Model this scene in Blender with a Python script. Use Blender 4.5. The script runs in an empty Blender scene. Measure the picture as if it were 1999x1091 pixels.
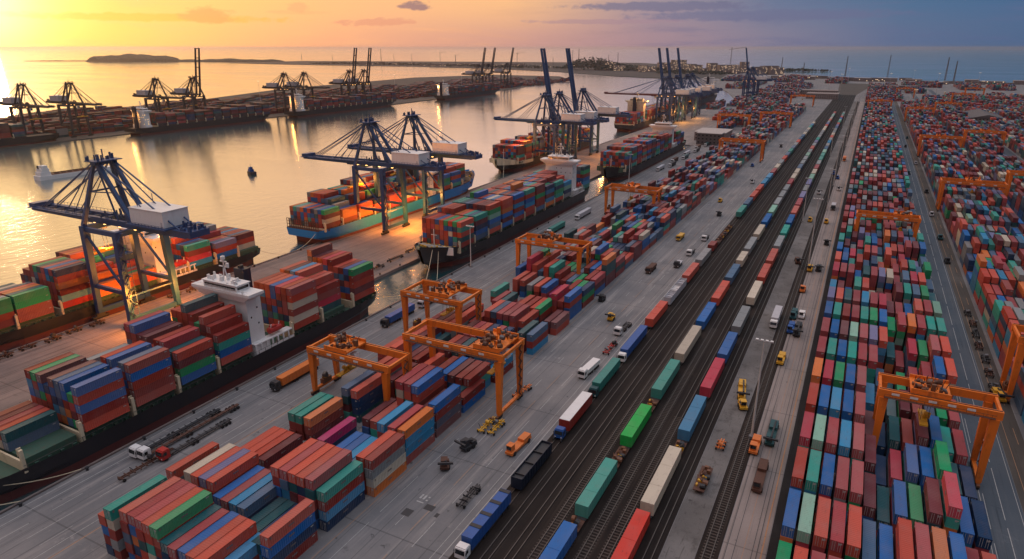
import bpy, math, random, bmesh
import numpy as np
from mathutils import Vector, Matrix
from mathutils.bvhtree import BVHTree
random.seed(11)
S = bpy.context.scene
COL = S.collection
R = math.radians
PI = math.pi

# ------------------------------------------------------------------ camera
F_, HY, VX = 1300.0, 92.0, 1712.0
H = 100.0
th = math.atan((545.5 - HY) / F_)
yaw = math.atan((VX - 1000) / math.hypot(F_, 545.5 - HY))
fw = Vector((-math.sin(yaw) * math.cos(th), math.cos(yaw) * math.cos(th), -math.sin(th)))
rt = Vector((math.cos(yaw), math.sin(yaw), 0))
up = rt.cross(fw)
cam = bpy.data.cameras.new('camera')
cam.sensor_width = 36
cam.lens = F_ / 1999 * 36
cam.clip_start = 0.5
cam.clip_end = 120000
camo = bpy.data.objects.new('camera', cam)
COL.objects.link(camo)
camo.matrix_world = Matrix.Translation((0, 0, H)) @ Matrix((rt, up, -fw)).transposed().to_4x4()
S.camera = camo

# ------------------------------------------------------------------ helpers
class MB:
    def __init__(s): s.v = []; s.f = []; s.m = []
    def add(s, vs, fs, m=0):
        n = len(s.v); s.v += [tuple(v) for v in vs]
        s.f += [tuple(n + i for i in f) for f in fs]; s.m += [m] * len(fs); return s
    def box(s, x0, x1, y0, y1, z0, z1, m=0):
        vs = [(x, y, z) for z in (z0, z1) for y in (y0, y1) for x in (x0, x1)]
        return s.add(vs, [(0, 2, 3, 1), (4, 5, 7, 6), (0, 1, 5, 4), (1, 3, 7, 5), (3, 2, 6, 7), (2, 0, 4, 6)], m)
    def frus(s, a, b, m=0):
        # a, b = (cx, cy, z, hx, hy)
        vs = []
        for (cx, cy, z, hx, hy) in (a, b):
            vs += [(cx - hx, cy - hy, z), (cx + hx, cy - hy, z), (cx + hx, cy + hy, z), (cx - hx, cy + hy, z)]
        return s.add(vs, [(3, 2, 1, 0), (4, 5, 6, 7), (0, 1, 5, 4), (1, 2, 6, 5), (2, 3, 7, 6), (3, 0, 4, 7)], m)
    def beam(s, p, q, w, h=None, m=0, w2=None, h2=None):
        h = h or w; w2 = w2 or w; h2 = h2 or h
        p = Vector(p); q = Vector(q); d = (q - p).normalized()
        u = Vector((0, 0, 1)) if abs(d.z) < 0.9 else Vector((0, 1, 0))
        a = d.cross(u).normalized(); b = a.cross(d).normalized()
        vs = []
        for c, ww, hh in ((p, w, h), (q, w2, h2)):
            for i, j in ((-1, -1), (1, -1), (1, 1), (-1, 1)): vs.append(c + a * (i * ww / 2) + b * (j * hh / 2))
        return s.add(vs, [(0, 1, 2, 3), (7, 6, 5, 4), (0, 4, 5, 1), (1, 5, 6, 2), (2, 6, 7, 3), (3, 7, 4, 0)], m)
    def cyl(s, p, q, r, n=8, m=0, r2=None):
        r2 = r if r2 is None else r2
        p = Vector(p); q = Vector(q); d = (q - p).normalized()
        u = Vector((0, 0, 1)) if abs(d.z) < 0.9 else Vector((0, 1, 0))
        a = d.cross(u).normalized(); b = a.cross(d).normalized(); vs = []
        for c, rr in ((p, r), (q, r2)):
            for k in range(n):
                t = 2 * PI * k / n; vs.append(c + a * (rr * math.cos(t)) + b * (rr * math.sin(t)))
        fs = [(k, (k + 1) % n, n + (k + 1) % n, n + k) for k in range(n)]
        fs += [tuple(range(n - 1, -1, -1)), tuple(range(n, 2 * n))]
        return s.add(vs, fs, m)
    def prism(s, poly, z0, z1, m=0):
        n = len(poly); vs = [(x, y, z0) for x, y in poly] + [(x, y, z1) for x, y in poly]
        fs = [(k, (k + 1) % n, n + (k + 1) % n, n + k) for k in range(n)] + [tuple(range(n - 1, -1, -1)), tuple(range(n, 2 * n))]
        return s.add(vs, fs, m)
    def mesh(s, name, mats):
        me = bpy.data.meshes.new(name); me.from_pydata(s.v, [], s.f)
        for m in (mats if isinstance(mats, (list, tuple)) else [mats]): me.materials.append(m)
        if any(s.m): me.polygons.foreach_set('material_index', s.m)
        bm = bmesh.new(); bm.from_mesh(me); bmesh.ops.recalc_face_normals(bm, faces=bm.faces); bm.to_mesh(me); bm.free()
        return me
    def build(s, name, mats, parent=None):
        if not s.v: return None
        return link(name, s.mesh(name, mats), parent)

def link(name, me, parent=None):
    o = bpy.data.objects.new(name, me); COL.objects.link(o)
    if parent: o.parent = parent
    return o
def tag(o, label=None, cat=None, group=None, kind=None):
    if label: o['label'] = label
    if cat: o['category'] = cat
    if group: o['group'] = group
    if kind: o['kind'] = kind
    return o
def empty(name, loc=(0, 0, 0), rz=0, label=None, cat=None, group=None):
    o = bpy.data.objects.new(name, None); COL.objects.link(o); o.location = loc; o.rotation_euler.z = rz
    o.empty_display_size = 0.5
    return tag(o, label, cat, group)
def kids(o): return [c for c in COL.objects if c.parent == o]
TREE = {}
def copy_tree(o, loc, rz=0, label=None, group=None, scale=None, top=True):
    if o.name not in TREE: TREE[o.name] = kids(o)
    c = o.copy(); COL.objects.link(c)
    if top:
        c.location = loc; c.rotation_euler.z = rz
        if scale: c.scale = scale
        if label: c['label'] = label
        if group: c['group'] = group
    for ch in TREE[o.name]:
        d = copy_tree(ch, None, top=False); d.parent = c
    return c
def ordn(n):
    a = 'zeroth first second third fourth fifth sixth seventh eighth ninth tenth eleventh twelfth thirteenth fourteenth fifteenth sixteenth seventeenth eighteenth nineteenth'.split()
    if n == 100: return 'hundredth'
    if n > 100: return 'hundred and ' + ordn(n - 100)
    if n < 20: return a[n]
    t = {2: 'twent', 3: 'thirt', 4: 'fort', 5: 'fift', 6: 'sixt', 7: 'sevent', 8: 'eight', 9: 'ninet'}[(n // 10) % 10]
    return t + 'ieth' if n % 10 == 0 else t + 'y-' + a[n % 10]

# ------------------------------------------------------------------ materials
class NT:
    def __init__(s, tree): s.t = tree; s.n = tree.nodes; s.l = tree.links
    def new(s, typ, **k):
        n = s.n.new(typ)
        for a, b in k.items(): setattr(n, a, b)
        return n
    def put(s, sock, v):
        if isinstance(v, bpy.types.NodeSocket): s.l.new(v, sock)
        elif v is not None: sock.default_value = v
    def math(s, op, a, b=None, c=None, clamp=False):
        n = s.new('ShaderNodeMath', operation=op, use_clamp=clamp)
        s.put(n.inputs[0], a)
        if b is not None: s.put(n.inputs[1], b)
        if c is not None: s.put(n.inputs[2], c)
        return n.outputs[0]
    def mix(s, f, a, b, blend='MIX'):
        n = s.new('ShaderNodeMix', data_type='RGBA', blend_type=blend)
        s.put(n.inputs[0], f); s.put(n.inputs[6], c4(a)); s.put(n.inputs[7], c4(b)); return n.outputs[2]
    def noise(s, vec, scale, detail=4, rough=.55, dim='3D'):
        n = s.new('ShaderNodeTexNoise', noise_dimensions=dim)
        if vec is not None: s.l.new(vec, n.inputs['Vector'])
        n.inputs['Scale'].default_value = scale; n.inputs['Detail'].default_value = detail; n.inputs['Roughness'].default_value = rough
        return n.outputs[0]
    def mapping(s, vec, scale=(1, 1, 1), loc=(0, 0, 0)):
        n = s.new('ShaderNodeMapping'); s.l.new(vec, n.inputs[0]); n.inputs['Scale'].default_value = scale; n.inputs['Location'].default_value = loc
        return n.outputs[0]
    def ramp(s, f, stops, interp='LINEAR'):
        n = s.new('ShaderNodeValToRGB'); s.l.new(f, n.inputs[0]); cr = n.color_ramp; cr.interpolation = interp
        while len(cr.elements) < len(stops): cr.elements.new(0.5)
        for e, (p, c) in zip(cr.elements, stops): e.position = p; e.color = c4(c)
        return n.outputs[0]
    def smooth(s, v, lo, hi):
        n = s.new('ShaderNodeMapRange', interpolation_type='SMOOTHSTEP'); s.put(n.inputs[0], v)
        n.inputs[1].default_value = lo; n.inputs[2].default_value = hi; return n.outputs[0]
def c4(c):
    if isinstance(c, bpy.types.NodeSocket): return c
    if isinstance(c, (int, float)): return (c, c, c, 1)
    return (c[0], c[1], c[2], 1) if len(c) == 3 else c
def pmat(name):
    m = bpy.data.materials.new(name); m.use_nodes = True
    t = NT(m.node_tree); b = t.n['Principled BSDF']; return m, t, b
def paint(name, col, rough=.5, dirt=.35, dirtcol=(.09, .06, .045), scale=.6, metal=0):
    m, t, b = pmat(name)
    g = t.new('ShaderNodeNewGeometry').outputs['Position']
    n1 = t.noise(t.mapping(g, (scale, scale, scale * .35)), 1, 6, .65)
    n2 = t.noise(g, scale * 6, 3)
    f = t.math('MULTIPLY', t.smooth(n1, .48, .75), dirt)
    c = t.mix(f, col, dirtcol)
    c = t.mix(t.math('MULTIPLY', n2, .25), c, tuple(x * .55 for x in col))
    t.put(b.inputs['Base Color'], c); b.inputs['Metallic'].default_value = metal
    t.put(b.inputs['Roughness'], t.math('ADD', t.math('MULTIPLY', n1, .3), rough - .15))
    return m
M = {}
M['sts'] = paint('harbour_blue_paint', (.006, .052, .155), .5, .2)
M['stsfar'] = paint('crane_silhouette_tone', (.03, .035, .05), .6, .2)  # near-black copy of the crane colour, backlit silhouette painted in
M['stsred'] = paint('faded_red_crane_paint', (.13, .03, .035), .6, .2)
M['rtg'] = paint('orange_crane_paint', (.76, .18, .014), .5, .6, (.16, .045, .015))
M['grime'] = paint('greasy_machinery', (.16, .065, .03), .6, .6, (.03, .02, .02), 2)
M['yellow'] = paint('yellow_paint', (.62, .33, .02), .5, .4)
M['white'] = paint('white_paint', (.72, .71, .70), .5, .25, (.35, .3, .26))
M['cream'] = paint('cream_paint', (.62, .52, .36), .5, .3)
M['black'] = paint('black_hull_paint', (.010, .012, .018), .42, .2, (.04, .02, .015), .3)
M['bluehull'] = paint('light_blue_hull_paint', (.005, .18, .52), .45, .12, (.02, .06, .1), .3)
M['boot'] = paint('antifouling_red', (.10, .018, .018), .6, .3)
M['deck'] = paint('green_deck_paint', (.03, .085, .06), .7, .6, (.09, .07, .05), .8)
M['deckbrown'] = paint('rusty_deck_paint', (.10, .04, .025), .7, .6, (.05, .03, .02), .8)
M['steel'] = paint('dull_steel', (.12, .12, .125), .45, .4, metal=.6)
M['rail'] = paint('rail_steel', (.11, .095, .085), .5, .5, metal=.5)
M['sleeper'] = paint('sleeper_timber', (.060, .046, .038), .85, .4, (.02, .02, .02), 3)
M['tyre'] = paint('tyre_rubber', (.012, .012, .013), .8, .3)
M['dark'] = paint('dark_metal', (.025, .027, .032), .6, .4)
M['rust'] = paint('rusty_steel', (.09, .038, .024), .75, .5, (.03, .02, .02), 1.5)
M['red'] = paint('red_paint', (.42, .02, .015), .5, .3)
M['orange'] = paint('bright_orange_paint', (.65, .17, .03), .5, .3)
M['blue'] = paint('blue_paint', (.012, .08, .30), .5, .3)
M['teal'] = paint('teal_paint', (.02, .20, .17), .5, .3)
M['tealdark'] = paint('dark_teal_paint', (.01, .07, .08), .5, .3)
M['funnel'] = paint('navy_paint', (.005, .012, .03), .5, .2)
M['roofw'] = paint('pale_roof', (.42, .38, .36), .7, .4)
M['roofd'] = paint('dark_roof', (.10, .085, .085), .7, .4)
M['wallb'] = paint('weathered_wall', (.22, .18, .17), .8, .4)
M['shoreland'] = paint('scrub_land', (.028, .030, .030), .9, .5, (.05, .04, .038), .01)
M['bush'] = paint('dark_foliage', (.03, .045, .035), .9, .4, (.015, .02, .015), .05)
M['canvas'] = paint('grey_canvas', (.45, .45, .48), .7, .3)
M['pole'] = paint('galvanised_pole', (.5, .49, .48), .5, .2)
def glass():
    m, t, b = pmat('dark_glass'); b.inputs['Base Color'].default_value = (.012, .016, .02, 1); b.inputs['Roughness'].default_value = .12; return m
M['glass'] = glass()
def lamp(name, col, e):
    m, t, b = pmat(name); b.inputs['Base Color'].default_value = (.8, .7, .6, 1)
    b.inputs['Emission Color'].default_value = c4(col); b.inputs['Emission Strength'].default_value = e; return m
M['lampw'] = lamp('lit_warm_lamp', (1, .50, .14), 6)
M['lampc'] = lamp('lit_pale_lamp', (1, .66, .38), 2.2)

# containers: colour comes from the object, or from a face colour where many share one mesh
def cmat(name, attr):
    m, t, b = pmat(name); b.inputs['Specular IOR Level'].default_value = .22
    if attr:
        a = t.new('ShaderNodeVertexColor', layer_name='col'); base = a.outputs[0]
        gp = t.new('ShaderNodeNewGeometry').outputs['Position']; rnd = t.noise(gp, .11, 1)
        pos = gp
    else:
        oi = t.new('ShaderNodeObjectInfo'); base = oi.outputs['Color']; rnd = oi.outputs['Random']
        pos = t.new('ShaderNodeNewGeometry').outputs['Position']
    n1 = t.noise(t.mapping(pos, (.55, .16, .8)), 1, 7, .7)
    n2 = t.noise(t.mapping(pos, (2.2, .5, 2.2)), 1, 5, .7)
    n3 = t.noise(pos, .18, 2)
    c = t.mix(t.math('MULTIPLY', t.smooth(n1, .48, .8), .26), base, (.13, .085, .075))
    c = t.mix(t.math('MULTIPLY', t.smooth(n2, .56, .76), .6), c, (.055, .028, .02))
    c = t.mix(t.math('MULTIPLY', t.math('POWER', rnd, 3.0), .20), c, (.36, .29, .27))
    c = t.mix(t.math('MULTIPLY', t.smooth(n3, .4, .75), .14), c, (.28, .22, .21))
    t.put(b.inputs['Base Color'], c)
    t.put(b.inputs['Roughness'], t.math('ADD', t.math('MULTIPLY', n1, .35), .33))
    if attr:
        w = t.new('ShaderNodeTexWave', wave_type='BANDS', bands_direction='Y'); t.l.new(pos, w.inputs[0]); w.inputs['Scale'].default_value = 1.1
        bp = t.new('ShaderNodeBump'); bp.inputs['Strength'].default_value = .25; bp.inputs['Distance'].default_value = .05
        t.l.new(w.outputs[1], bp.inputs['Height']); t.l.new(bp.outputs[0], b.inputs['Normal'])
    return m
M['cont'] = cmat('container_paint', False)
M['contdark'] = paint('faded_patch', (.16, .13, .13), .7, .5)
M['contmass'] = cmat('stacked_container_paint', True)

def ground_mat(name, c1, c2, c3, along=.015, across=.35, joints=True, crack=.5, rough=.75):
    m, t, b = pmat(name); b.inputs['Specular IOR Level'].default_value = .28 if joints else .06
    p = t.new('ShaderNodeNewGeometry').outputs['Position']
    st = t.noise(t.mapping(p, (across, along, 1)), 1, 6, .65)
    st2 = t.noise(t.mapping(p, (across * 4, along * 2.0, 1)), 1, 4, .7)
    bl = t.noise(p, .035, 5, .6)
    fine = t.noise(p, 1.6, 4, .7)
    c = t.mix(t.smooth(bl, .35, .68), c1, c2)
    c = t.mix(t.math('MULTIPLY', t.smooth(st, .5, .7), .7), c, c3)
    c = t.mix(t.math('MULTIPLY', t.smooth(st2, .56, .7), .55), c, tuple(x * .35 for x in c1))
    c = t.mix(t.math('MULTIPLY', t.smooth(st2, .27, .42), -.25), c, tuple(min(1, x * 1.5) for x in c2))
    c = t.mix(t.math('MULTIPLY', fine, .35), c, tuple(x * .6 for x in c1))
    if joints:
        sx = t.new('ShaderNodeSeparateXYZ'); t.l.new(p, sx.inputs[0])
        for o, per, w in ((0, 6.2, .018), (1, 31.0, .006)):
            fr = t.math('PINGPONG', sx.outputs[o], per / 2)
            ln = t.math('LESS_THAN', fr, w * per)
            c = t.mix(t.math('MULTIPLY', ln, .45), c, tuple(x * .3 for x in c1))
    tm = t.noise(t.mapping(p, (across * 9, along * .8, 1)), 1, 3, .6)
    c = t.mix(t.math('MULTIPLY', t.math('MULTIPLY', t.smooth(tm, .60, .68), t.smooth(bl, .35, .6)), .55), c, tuple(x * .4 for x in c1))
    oil = t.noise(p, .16, 6, .75)
    c = t.mix(t.math('MULTIPLY', t.smooth(oil, .60, .72), .45), c, tuple(x * .4 for x in c1))
    c = t.mix(t.math('MULTIPLY', t.smooth(t.math('SUBTRACT', 1.0, oil), .60, .72), .35), c, tuple(min(1, x * 1.5) for x in c3))
    sp = t.noise(p, .5, 3, .6)
    c = t.mix(t.math('MULTIPLY', t.smooth(sp, .66, .74), .6), c, tuple(x * .25 for x in c1))
    t.put(b.inputs['Base Color'], c); t.put(b.inputs['Roughness'], t.math('ADD', t.math('MULTIPLY', bl, .25), rough - .12))
    bp = t.new('ShaderNodeBump'); bp.inputs['Strength'].default_value = .3; bp.inputs['Distance'].default_value = .1
    t.l.new(fine, bp.inputs['Height']); t.l.new(bp.outputs[0], b.inputs['Normal'])
    return m
M['concrete'] = ground_mat('worn_concrete', (.140, .143, .152), (.225, .215, .215), (.35, .32, .305))
M['pier'] = ground_mat('pier_concrete', (.15, .125, .12), (.28, .215, .19), (.065, .055, .055), .016, .7)
M['road'] = ground_mat('yard_asphalt', (.080, .100, .122), (.108, .124, .142), (.145, .152, .165), .012, .3, False)
M['service'] = ground_mat('service_slabs', (.23, .20, .19), (.30, .255, .24), (.13, .11, .105), .02, .4)
M['ballast'] = ground_mat('dark_ballast', (.020, .016, .015), (.034, .027, .024), (.060, .047, .040), .01, .9, False)
M['gravel'] = ground_mat('grey_gravel', (.125, .118, .114), (.21, .20, .195), (.07, .065, .062), .2, .25, False)
M['blockfloor'] = ground_mat('stack_floor', (.025, .024, .026), (.035, .033, .034), (.02, .019, .02), .05, .2, False)  # near-black floor colour paints in deeper shade for the gaps between stacks
M['shoulder'] = ground_mat('stained_shoulder', (.085, .078, .070), (.12, .11, .10), (.06, .05, .045), .02, .5, False)
M['line'] = paint('worn_white_line', (.38, .375, .365), .7, .8, (.12, .12, .12), 1.2)
M['lineo'] = paint('worn_orange_line', (.38, .20, .10), .7, .7, (.13, .11, .1), 1.2)
def water_mat():
    m, t, b = pmat('harbour_water')
    p = t.new('ShaderNodeNewGeometry').outputs['Position']
    big = t.noise(t.mapping(p, (.0016, .004, 1)), 1, 4, .55)
    c = t.mix(t.smooth(big, .35, .65), (.012, .056, .068), (.020, .072, .084))
    t.put(b.inputs['Base Color'], c)
    t.put(b.inputs['Roughness'], t.math('ADD', t.math('MULTIPLY', t.smooth(big, .4, .62), .16), .10))
    b.inputs['IOR'].default_value = 2.5; b.inputs['Coat Weight'].default_value = .85; b.inputs['Coat IOR'].default_value = 2.3; b.inputs['Coat Roughness'].default_value = .12
    w1 = t.noise(t.mapping(p, (.22, .10, 1)), 1, 5, .6)
    w2 = t.noise(t.mapping(p, (.018, .035, 1)), 1, 3, .5)
    h = t.math('ADD', t.math('MULTIPLY', w1, 1.0), t.math('MULTIPLY', w2, 1.0))
    bp = t.new('ShaderNodeBump'); bp.inputs['Strength'].default_value = .28; bp.inputs['Distance'].default_value = .8
    t.l.new(h, bp.inputs['Height']); t.l.new(bp.outputs[0], b.inputs['Normal']); t.l.new(bp.outputs[0], b.inputs['Coat Normal'])
    return m
M['water'] = water_mat()

# ------------------------------------------------------------------ sky, sun, haze
SUNAZ, SUNEL = R(-65.0), R(3.2)
w = bpy.data.worlds.new('World'); S.world = w; w.use_nodes = True
t = NT(w.node_tree); bg = t.n['Background']
d = t.new('ShaderNodeTexCoord').outputs['Generated']
sx = t.new('ShaderNodeSeparateXYZ'); t.l.new(d, sx.inputs[0])
az = t.math('ARCTAN2', sx.outputs[0], sx.outputs[1])
el = t.math('ARCSINE', sx.outputs[2])
deg = 180 / PI
def azof(px): return (-yaw + math.atan((px - 1000) / math.hypot(F_, 545.5 - HY))) * deg
def elof(px, py):
    v = fw + rt * ((px - 1000) / F_) - up * ((py - 545.5) / F_); return math.degrees(math.asin(v.normalized().z))
def lin(c): return tuple(((x / 255) / 12.92 if x < 10 else ((x / 255 + .055) / 1.055) ** 2.4) for x in c)
azn = t.math('DIVIDE', t.math('ADD', t.math('MULTIPLY', az, deg), 180.0), 360.0)   # -180..180 -> 0..1
def rp(items): return [((a + 180) / 360, lin(c)) for a, c in items]
low = t.ramp(azn, rp([(-180, (110, 115, 150)), (-120, (215, 160, 135)), (-80, (250, 200, 130)), (azof(0), (255, 206, 122)), (azof(250), (250, 184, 118)), (azof(500), (240, 170, 128)), (azof(750), (222, 160, 136)),
                      (azof(1000), (200, 150, 142)), (azof(1250), (158, 132, 146)), (azof(1500), (120, 120, 146)), (azof(1750), (80, 104, 142)), (azof(2000), (64, 98, 138)), (60, (70, 95, 135)), (180, (110, 115, 150))]))
mid = t.ramp(azn, rp([(-180, (120, 125, 160)), (-120, (235, 185, 145)), (-80, (255, 225, 140)), (azof(0), (255, 222, 138)), (azof(120), (255, 214, 124)), (azof(250), (252, 194, 116)), (azof(500), (248, 184, 120)), (azof(750), (244, 178, 130)),
                      (azof(1000), (240, 180, 132)), (azof(1250), (150, 132, 150)), (azof(1500), (86, 106, 146)), (azof(1750), (52, 98, 142)), (azof(2000), (42, 92, 140)), (60, (60, 95, 140)), (180, (120, 125, 160))]))
c = t.mix(t.smooth(el, R(.3), R(3.6)), low, mid)
# drifting cloud streaks
cc = t.new('ShaderNodeCombineXYZ'); t.l.new(t.math('MULTIPLY', az, 9.0), cc.inputs[0]); t.l.new(t.math('MULTIPLY', el, 75.0), cc.inputs[1])
nz = t.noise(cc.outputs[0], 1.0, 6, .6)
c = t.mix(t.math('MULTIPLY', t.smooth(nz, .47, .70), .42), c, t.mix(t.smooth(az, R(-35), R(-12)), lin((240, 175, 130)), lin((82, 96, 140))))
nz3 = t.noise(cc.outputs[0], 3.1, 5, .6)
nz2 = t.noise(t.mapping(cc.outputs[0], (6, 1.6, 1)), 1.0, 6, .65)
def blob(c, px, py, rx, ry, col, amt, rag=.9, flat=0):
    a0, e0 = azof(px) / deg, R(elof(px, py))
    u = t.math('DIVIDE', t.math('SUBTRACT', az, a0), R(rx / 26.0))
    v = t.math('DIVIDE', t.math('SUBTRACT', el, e0), R(ry / 24.5))
    if flat: v = t.math('ADD', v, t.math('MULTIPLY', t.math('LESS_THAN', v, 0.0), t.math('MULTIPLY', v, flat)))
    r2 = t.math('SQRT', t.math('ADD', t.math('MULTIPLY', u, u), t.math('MULTIPLY', v, v)))
    r2 = t.math('ADD', r2, t.math('MULTIPLY', t.math('SUBTRACT', nz2, .5), rag * 2.2))
    return t.mix(t.math('MULTIPLY', t.math('SUBTRACT', 1.0, t.smooth(r2, .62, 1.15)), amt), c, lin(col))
c = blob(c, 300, 34, 260, 7, (234, 166, 84), .7)
c = blob(c, 415, 36, 50, 19, (236, 150, 104), .95, .7, 1.2)
c = blob(c, 590, 14, 22, 10, (236, 160, 120), .7)
c = blob(c, 590, 24, 60, 4, (236, 160, 120), .4)
c = blob(c, 816, 14, 34, 12, (142, 106, 120), .95, .9, 1.4)
c = blob(c, 745, 43, 85, 7, (214, 142, 124), .75, 1.3)
c = blob(c, 1290, 12, 190, 9, (92, 96, 136), .75, .8)
c = blob(c, 1480, 30, 260, 10, (88, 98, 140), .65, .8)
c = blob(c, 1180, 42, 170, 5, (150, 122, 144), .5)
# upper sky that lights the port
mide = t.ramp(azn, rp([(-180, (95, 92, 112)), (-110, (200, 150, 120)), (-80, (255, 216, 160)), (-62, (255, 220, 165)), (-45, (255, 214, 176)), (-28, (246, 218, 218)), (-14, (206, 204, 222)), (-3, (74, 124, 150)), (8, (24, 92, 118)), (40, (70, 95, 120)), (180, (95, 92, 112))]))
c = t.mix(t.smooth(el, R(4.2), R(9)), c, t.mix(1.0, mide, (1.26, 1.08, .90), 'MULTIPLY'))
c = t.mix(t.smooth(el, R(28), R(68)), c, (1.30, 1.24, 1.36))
c = t.mix(t.smooth(el, R(-8), R(-1)), (.10, .10, .11), c)
# sun glow
sd = Vector((math.sin(SUNAZ) * math.cos(SUNEL), math.cos(SUNAZ) * math.cos(SUNEL), math.sin(SUNEL)))
dp = t.new('ShaderNodeVectorMath', operation='DOT_PRODUCT'); t.l.new(d, dp.inputs[0]); dp.inputs[1].default_value = sd
ang = t.math('ARCCOSINE', t.math('MINIMUM', dp.outputs['Value'], 1.0))
g1 = t.math('EXPONENT', t.math('MULTIPLY', t.math('POWER', t.math('DIVIDE', ang, R(3.8)), 2.0), -1.0))
g2 = t.math('EXPONENT', t.math('MULTIPLY', t.math('DIVIDE', ang, R(6.0)), -1.0))
c = t.mix(1.0, c, t.mix(g1, (0, 0, 0), (.95, .8, .6)), 'ADD')
c = t.mix(1.0, c, t.mix(g2, (0, 0, 0), (.10, .03, .0)), 'ADD')
nis = t.new('ShaderNodeTexSky', sky_type='NISHITA'); nis.sun_disc = False; nis.sun_elevation = SUNEL; nis.sun_rotation = SUNAZ
c = t.mix(.02, c, nis.outputs[0], 'ADD')
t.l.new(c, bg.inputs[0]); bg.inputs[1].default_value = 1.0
sun = bpy.data.lights.new('sun', 'SUN'); sun.energy = .2; sun.angle = R(3); sun.color = (1, .62, .33)
so = bpy.data.objects.new('sun', sun); COL.objects.link(so); so.rotation_euler = (-sd).to_track_quat('-Z', 'Y').to_euler(); so.location = (-300, 100, 300)

S.view_settings.view_transform = 'Standard'; S.view_settings.look = 'None'; S.view_settings.exposure = 0; S.view_settings.gamma = 1
S.cycles.max_bounces = 6; S.cycles.diffuse_bounces = 3; S.cycles.glossy_bounces = 3; S.cycles.transmission_bounces = 2; S.cycles.volume_bounces = 1
S.cycles.use_denoising = True

m = bpy.data.materials.new('evening_haze'); m.use_nodes = True; t = NT(m.node_tree); t.n.remove(t.n['Principled BSDF'])
pv = t.new('ShaderNodeVolumePrincipled'); pv.inputs['Color'].default_value = (.78, .70, .72, 1); pv.inputs['Density'].default_value = 3.4e-5; pv.inputs['Anisotropy'].default_value = .8
t.l.new(pv.outputs[0], t.n['Material Output'].inputs['Volume'])
BX = 46000
hz = MB().box(-BX, BX, -BX, BX, -9, 116).build('haze', m); tag(hz, kind='stuff')

# ------------------------------------------------------------------ ground and water
def flat(name, poly, z, mat, depth=None, zb=-8):
    b = MB(); n = len(poly)
    if depth is None: b.add([(x, y, z) for x, y in poly], [tuple(range(n))])
    else: b.prism(poly, zb, z)
    o = b.build(name, mat); tag(o, kind='structure')
    if depth is None and o.data.polygons[0].normal.z < 0: o.data.flip_normals()
    return o
WZ = -0.9
SEA = 45000
flat('sea_water', [(-SEA, -SEA), (SEA, -SEA), (SEA, SEA), (-SEA, SEA)], WZ, M['water'])
QX, PX0, PX1 = -161.0, -252.0, -187.5
land = [(QX, -300), (700, -300), (1400, 1900), (900, 2200), (386, 2409), (-2, 2560), (-150, 2800), (-399, 3174), (-560, 3300), (-760, 3500), (-900, 3200), (-700, 2800), (-620, 2560), (-500, 2250), (-420, 2030), (-300, 1700), (-236, 1434),
        (-222, 1250), (PX0, 1180), (PX0, 760), (QX, 735)]
flat('terminal_ground', land, 0, M['concrete'], 1)
flat('pier', [(PX0, -200), (PX1, -200), (PX1, 742), (PX0, 760.5)], 0.0, M['pier'], 1)
b = MB()
for x in (PX0 + .35, PX1 - .35): b.box(x - .35, x + .35, -200, 735, 0.0, .45)
b.box(QX, QX + .7, -200, 735, 0.0, .45)
tag(b.build('quay_kerb', M['pier']), kind='structure')
flat('rail_bed', [(-62.8, -100), (-24.2, -100), (-24.2, 1700), (-62.8, 1700)], .012, M['ballast'])
flat('rail_fan', [(-62.8, 1701), (-24, 1701), (10, 2250), (-80, 2250)], .013, M['shoulder'])
flat('gravel_strip', [(-24.1, -100), (-17.6, -100), (-17.6, 1500), (-24.1, 1500)], .012, M['gravel'])
flat('siding_bed', [(-17.5, -100), (-13.2, -100), (-13.2, 1500), (-17.5, 1500)], .014, M['ballast'])
flat('service_path', [(-13.1, -100), (-4.6, -100), (-4.6, 1500), (-13.1, 1500)], .012, M['service'])
flat('stack_floor', [(-4.4, -100), (36.2, -100), (36.2, 1480), (-4.4, 1480)], .010, M['blockfloor'])
flat('yard_road', [(36.6, -100), (45.6, -100), (45.6, 1600), (36.6, 1600)], .012, M['road'])
flat('road_shoulder', [(45.7, -100), (51.2, -100), (51.2, 1600), (45.7, 1600)], .016, M['shoulder'])
flat('far_yard_road', [(84.0, 0), (93.0, 0), (93.0, 1800), (84.0, 1800)], .012, M['road'])
flat('third_yard_road', [(128, 200), (137, 200), (137, 2000), (128, 2000)], .012, M['road'])
def lines(name, mat, items):
    b = MB()
    for (x, y0, y1, w_, dash, gap) in items:
        y = y0
        while y < y1:
            e = y1 if not dash else min(y + dash, y1)
            b.add([(x - w_ / 2, y, .022), (x + w_ / 2, y, .022), (x + w_ / 2, e, .022), (x - w_ / 2, e, .022)], [(0, 1, 2, 3)])
            if not dash: break
            y += dash + gap
    tag(b.build(name, mat), kind='structure')
lines('lane_marking', M['line'], [(37.6, 60, 1500, .14, 0, 0), (38.3, 60, 1500, .14, 14, 5), (41.6, 60, 1500, .16, 22, 3), (45.0, 60, 1500, .12, 0, 0), (88.5, 100, 1500, .18, 12, 6),
                                  (-71.5, 60, 900, .16, 9, 7), (-78.8, 60, 700, .14, 5, 13), (-64.4, 60, 1200, .2, 0, 0), (-66.2, 60, 900, .12, 0, 0), (-84.5, 60, 700, .12, 15, 4),
                                  (-142.0, 40, 700, .12, 7, 9), (-146.6, 40, 700, .14, 10, 6), (-151.5, 40, 700, .14, 7, 5), (-156.0, 40, 730, .2, 0, 0), (-158.8, 40, 730, .18, 0, 0), (-139.0, 40, 600, .16, 0, 0)])
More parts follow.
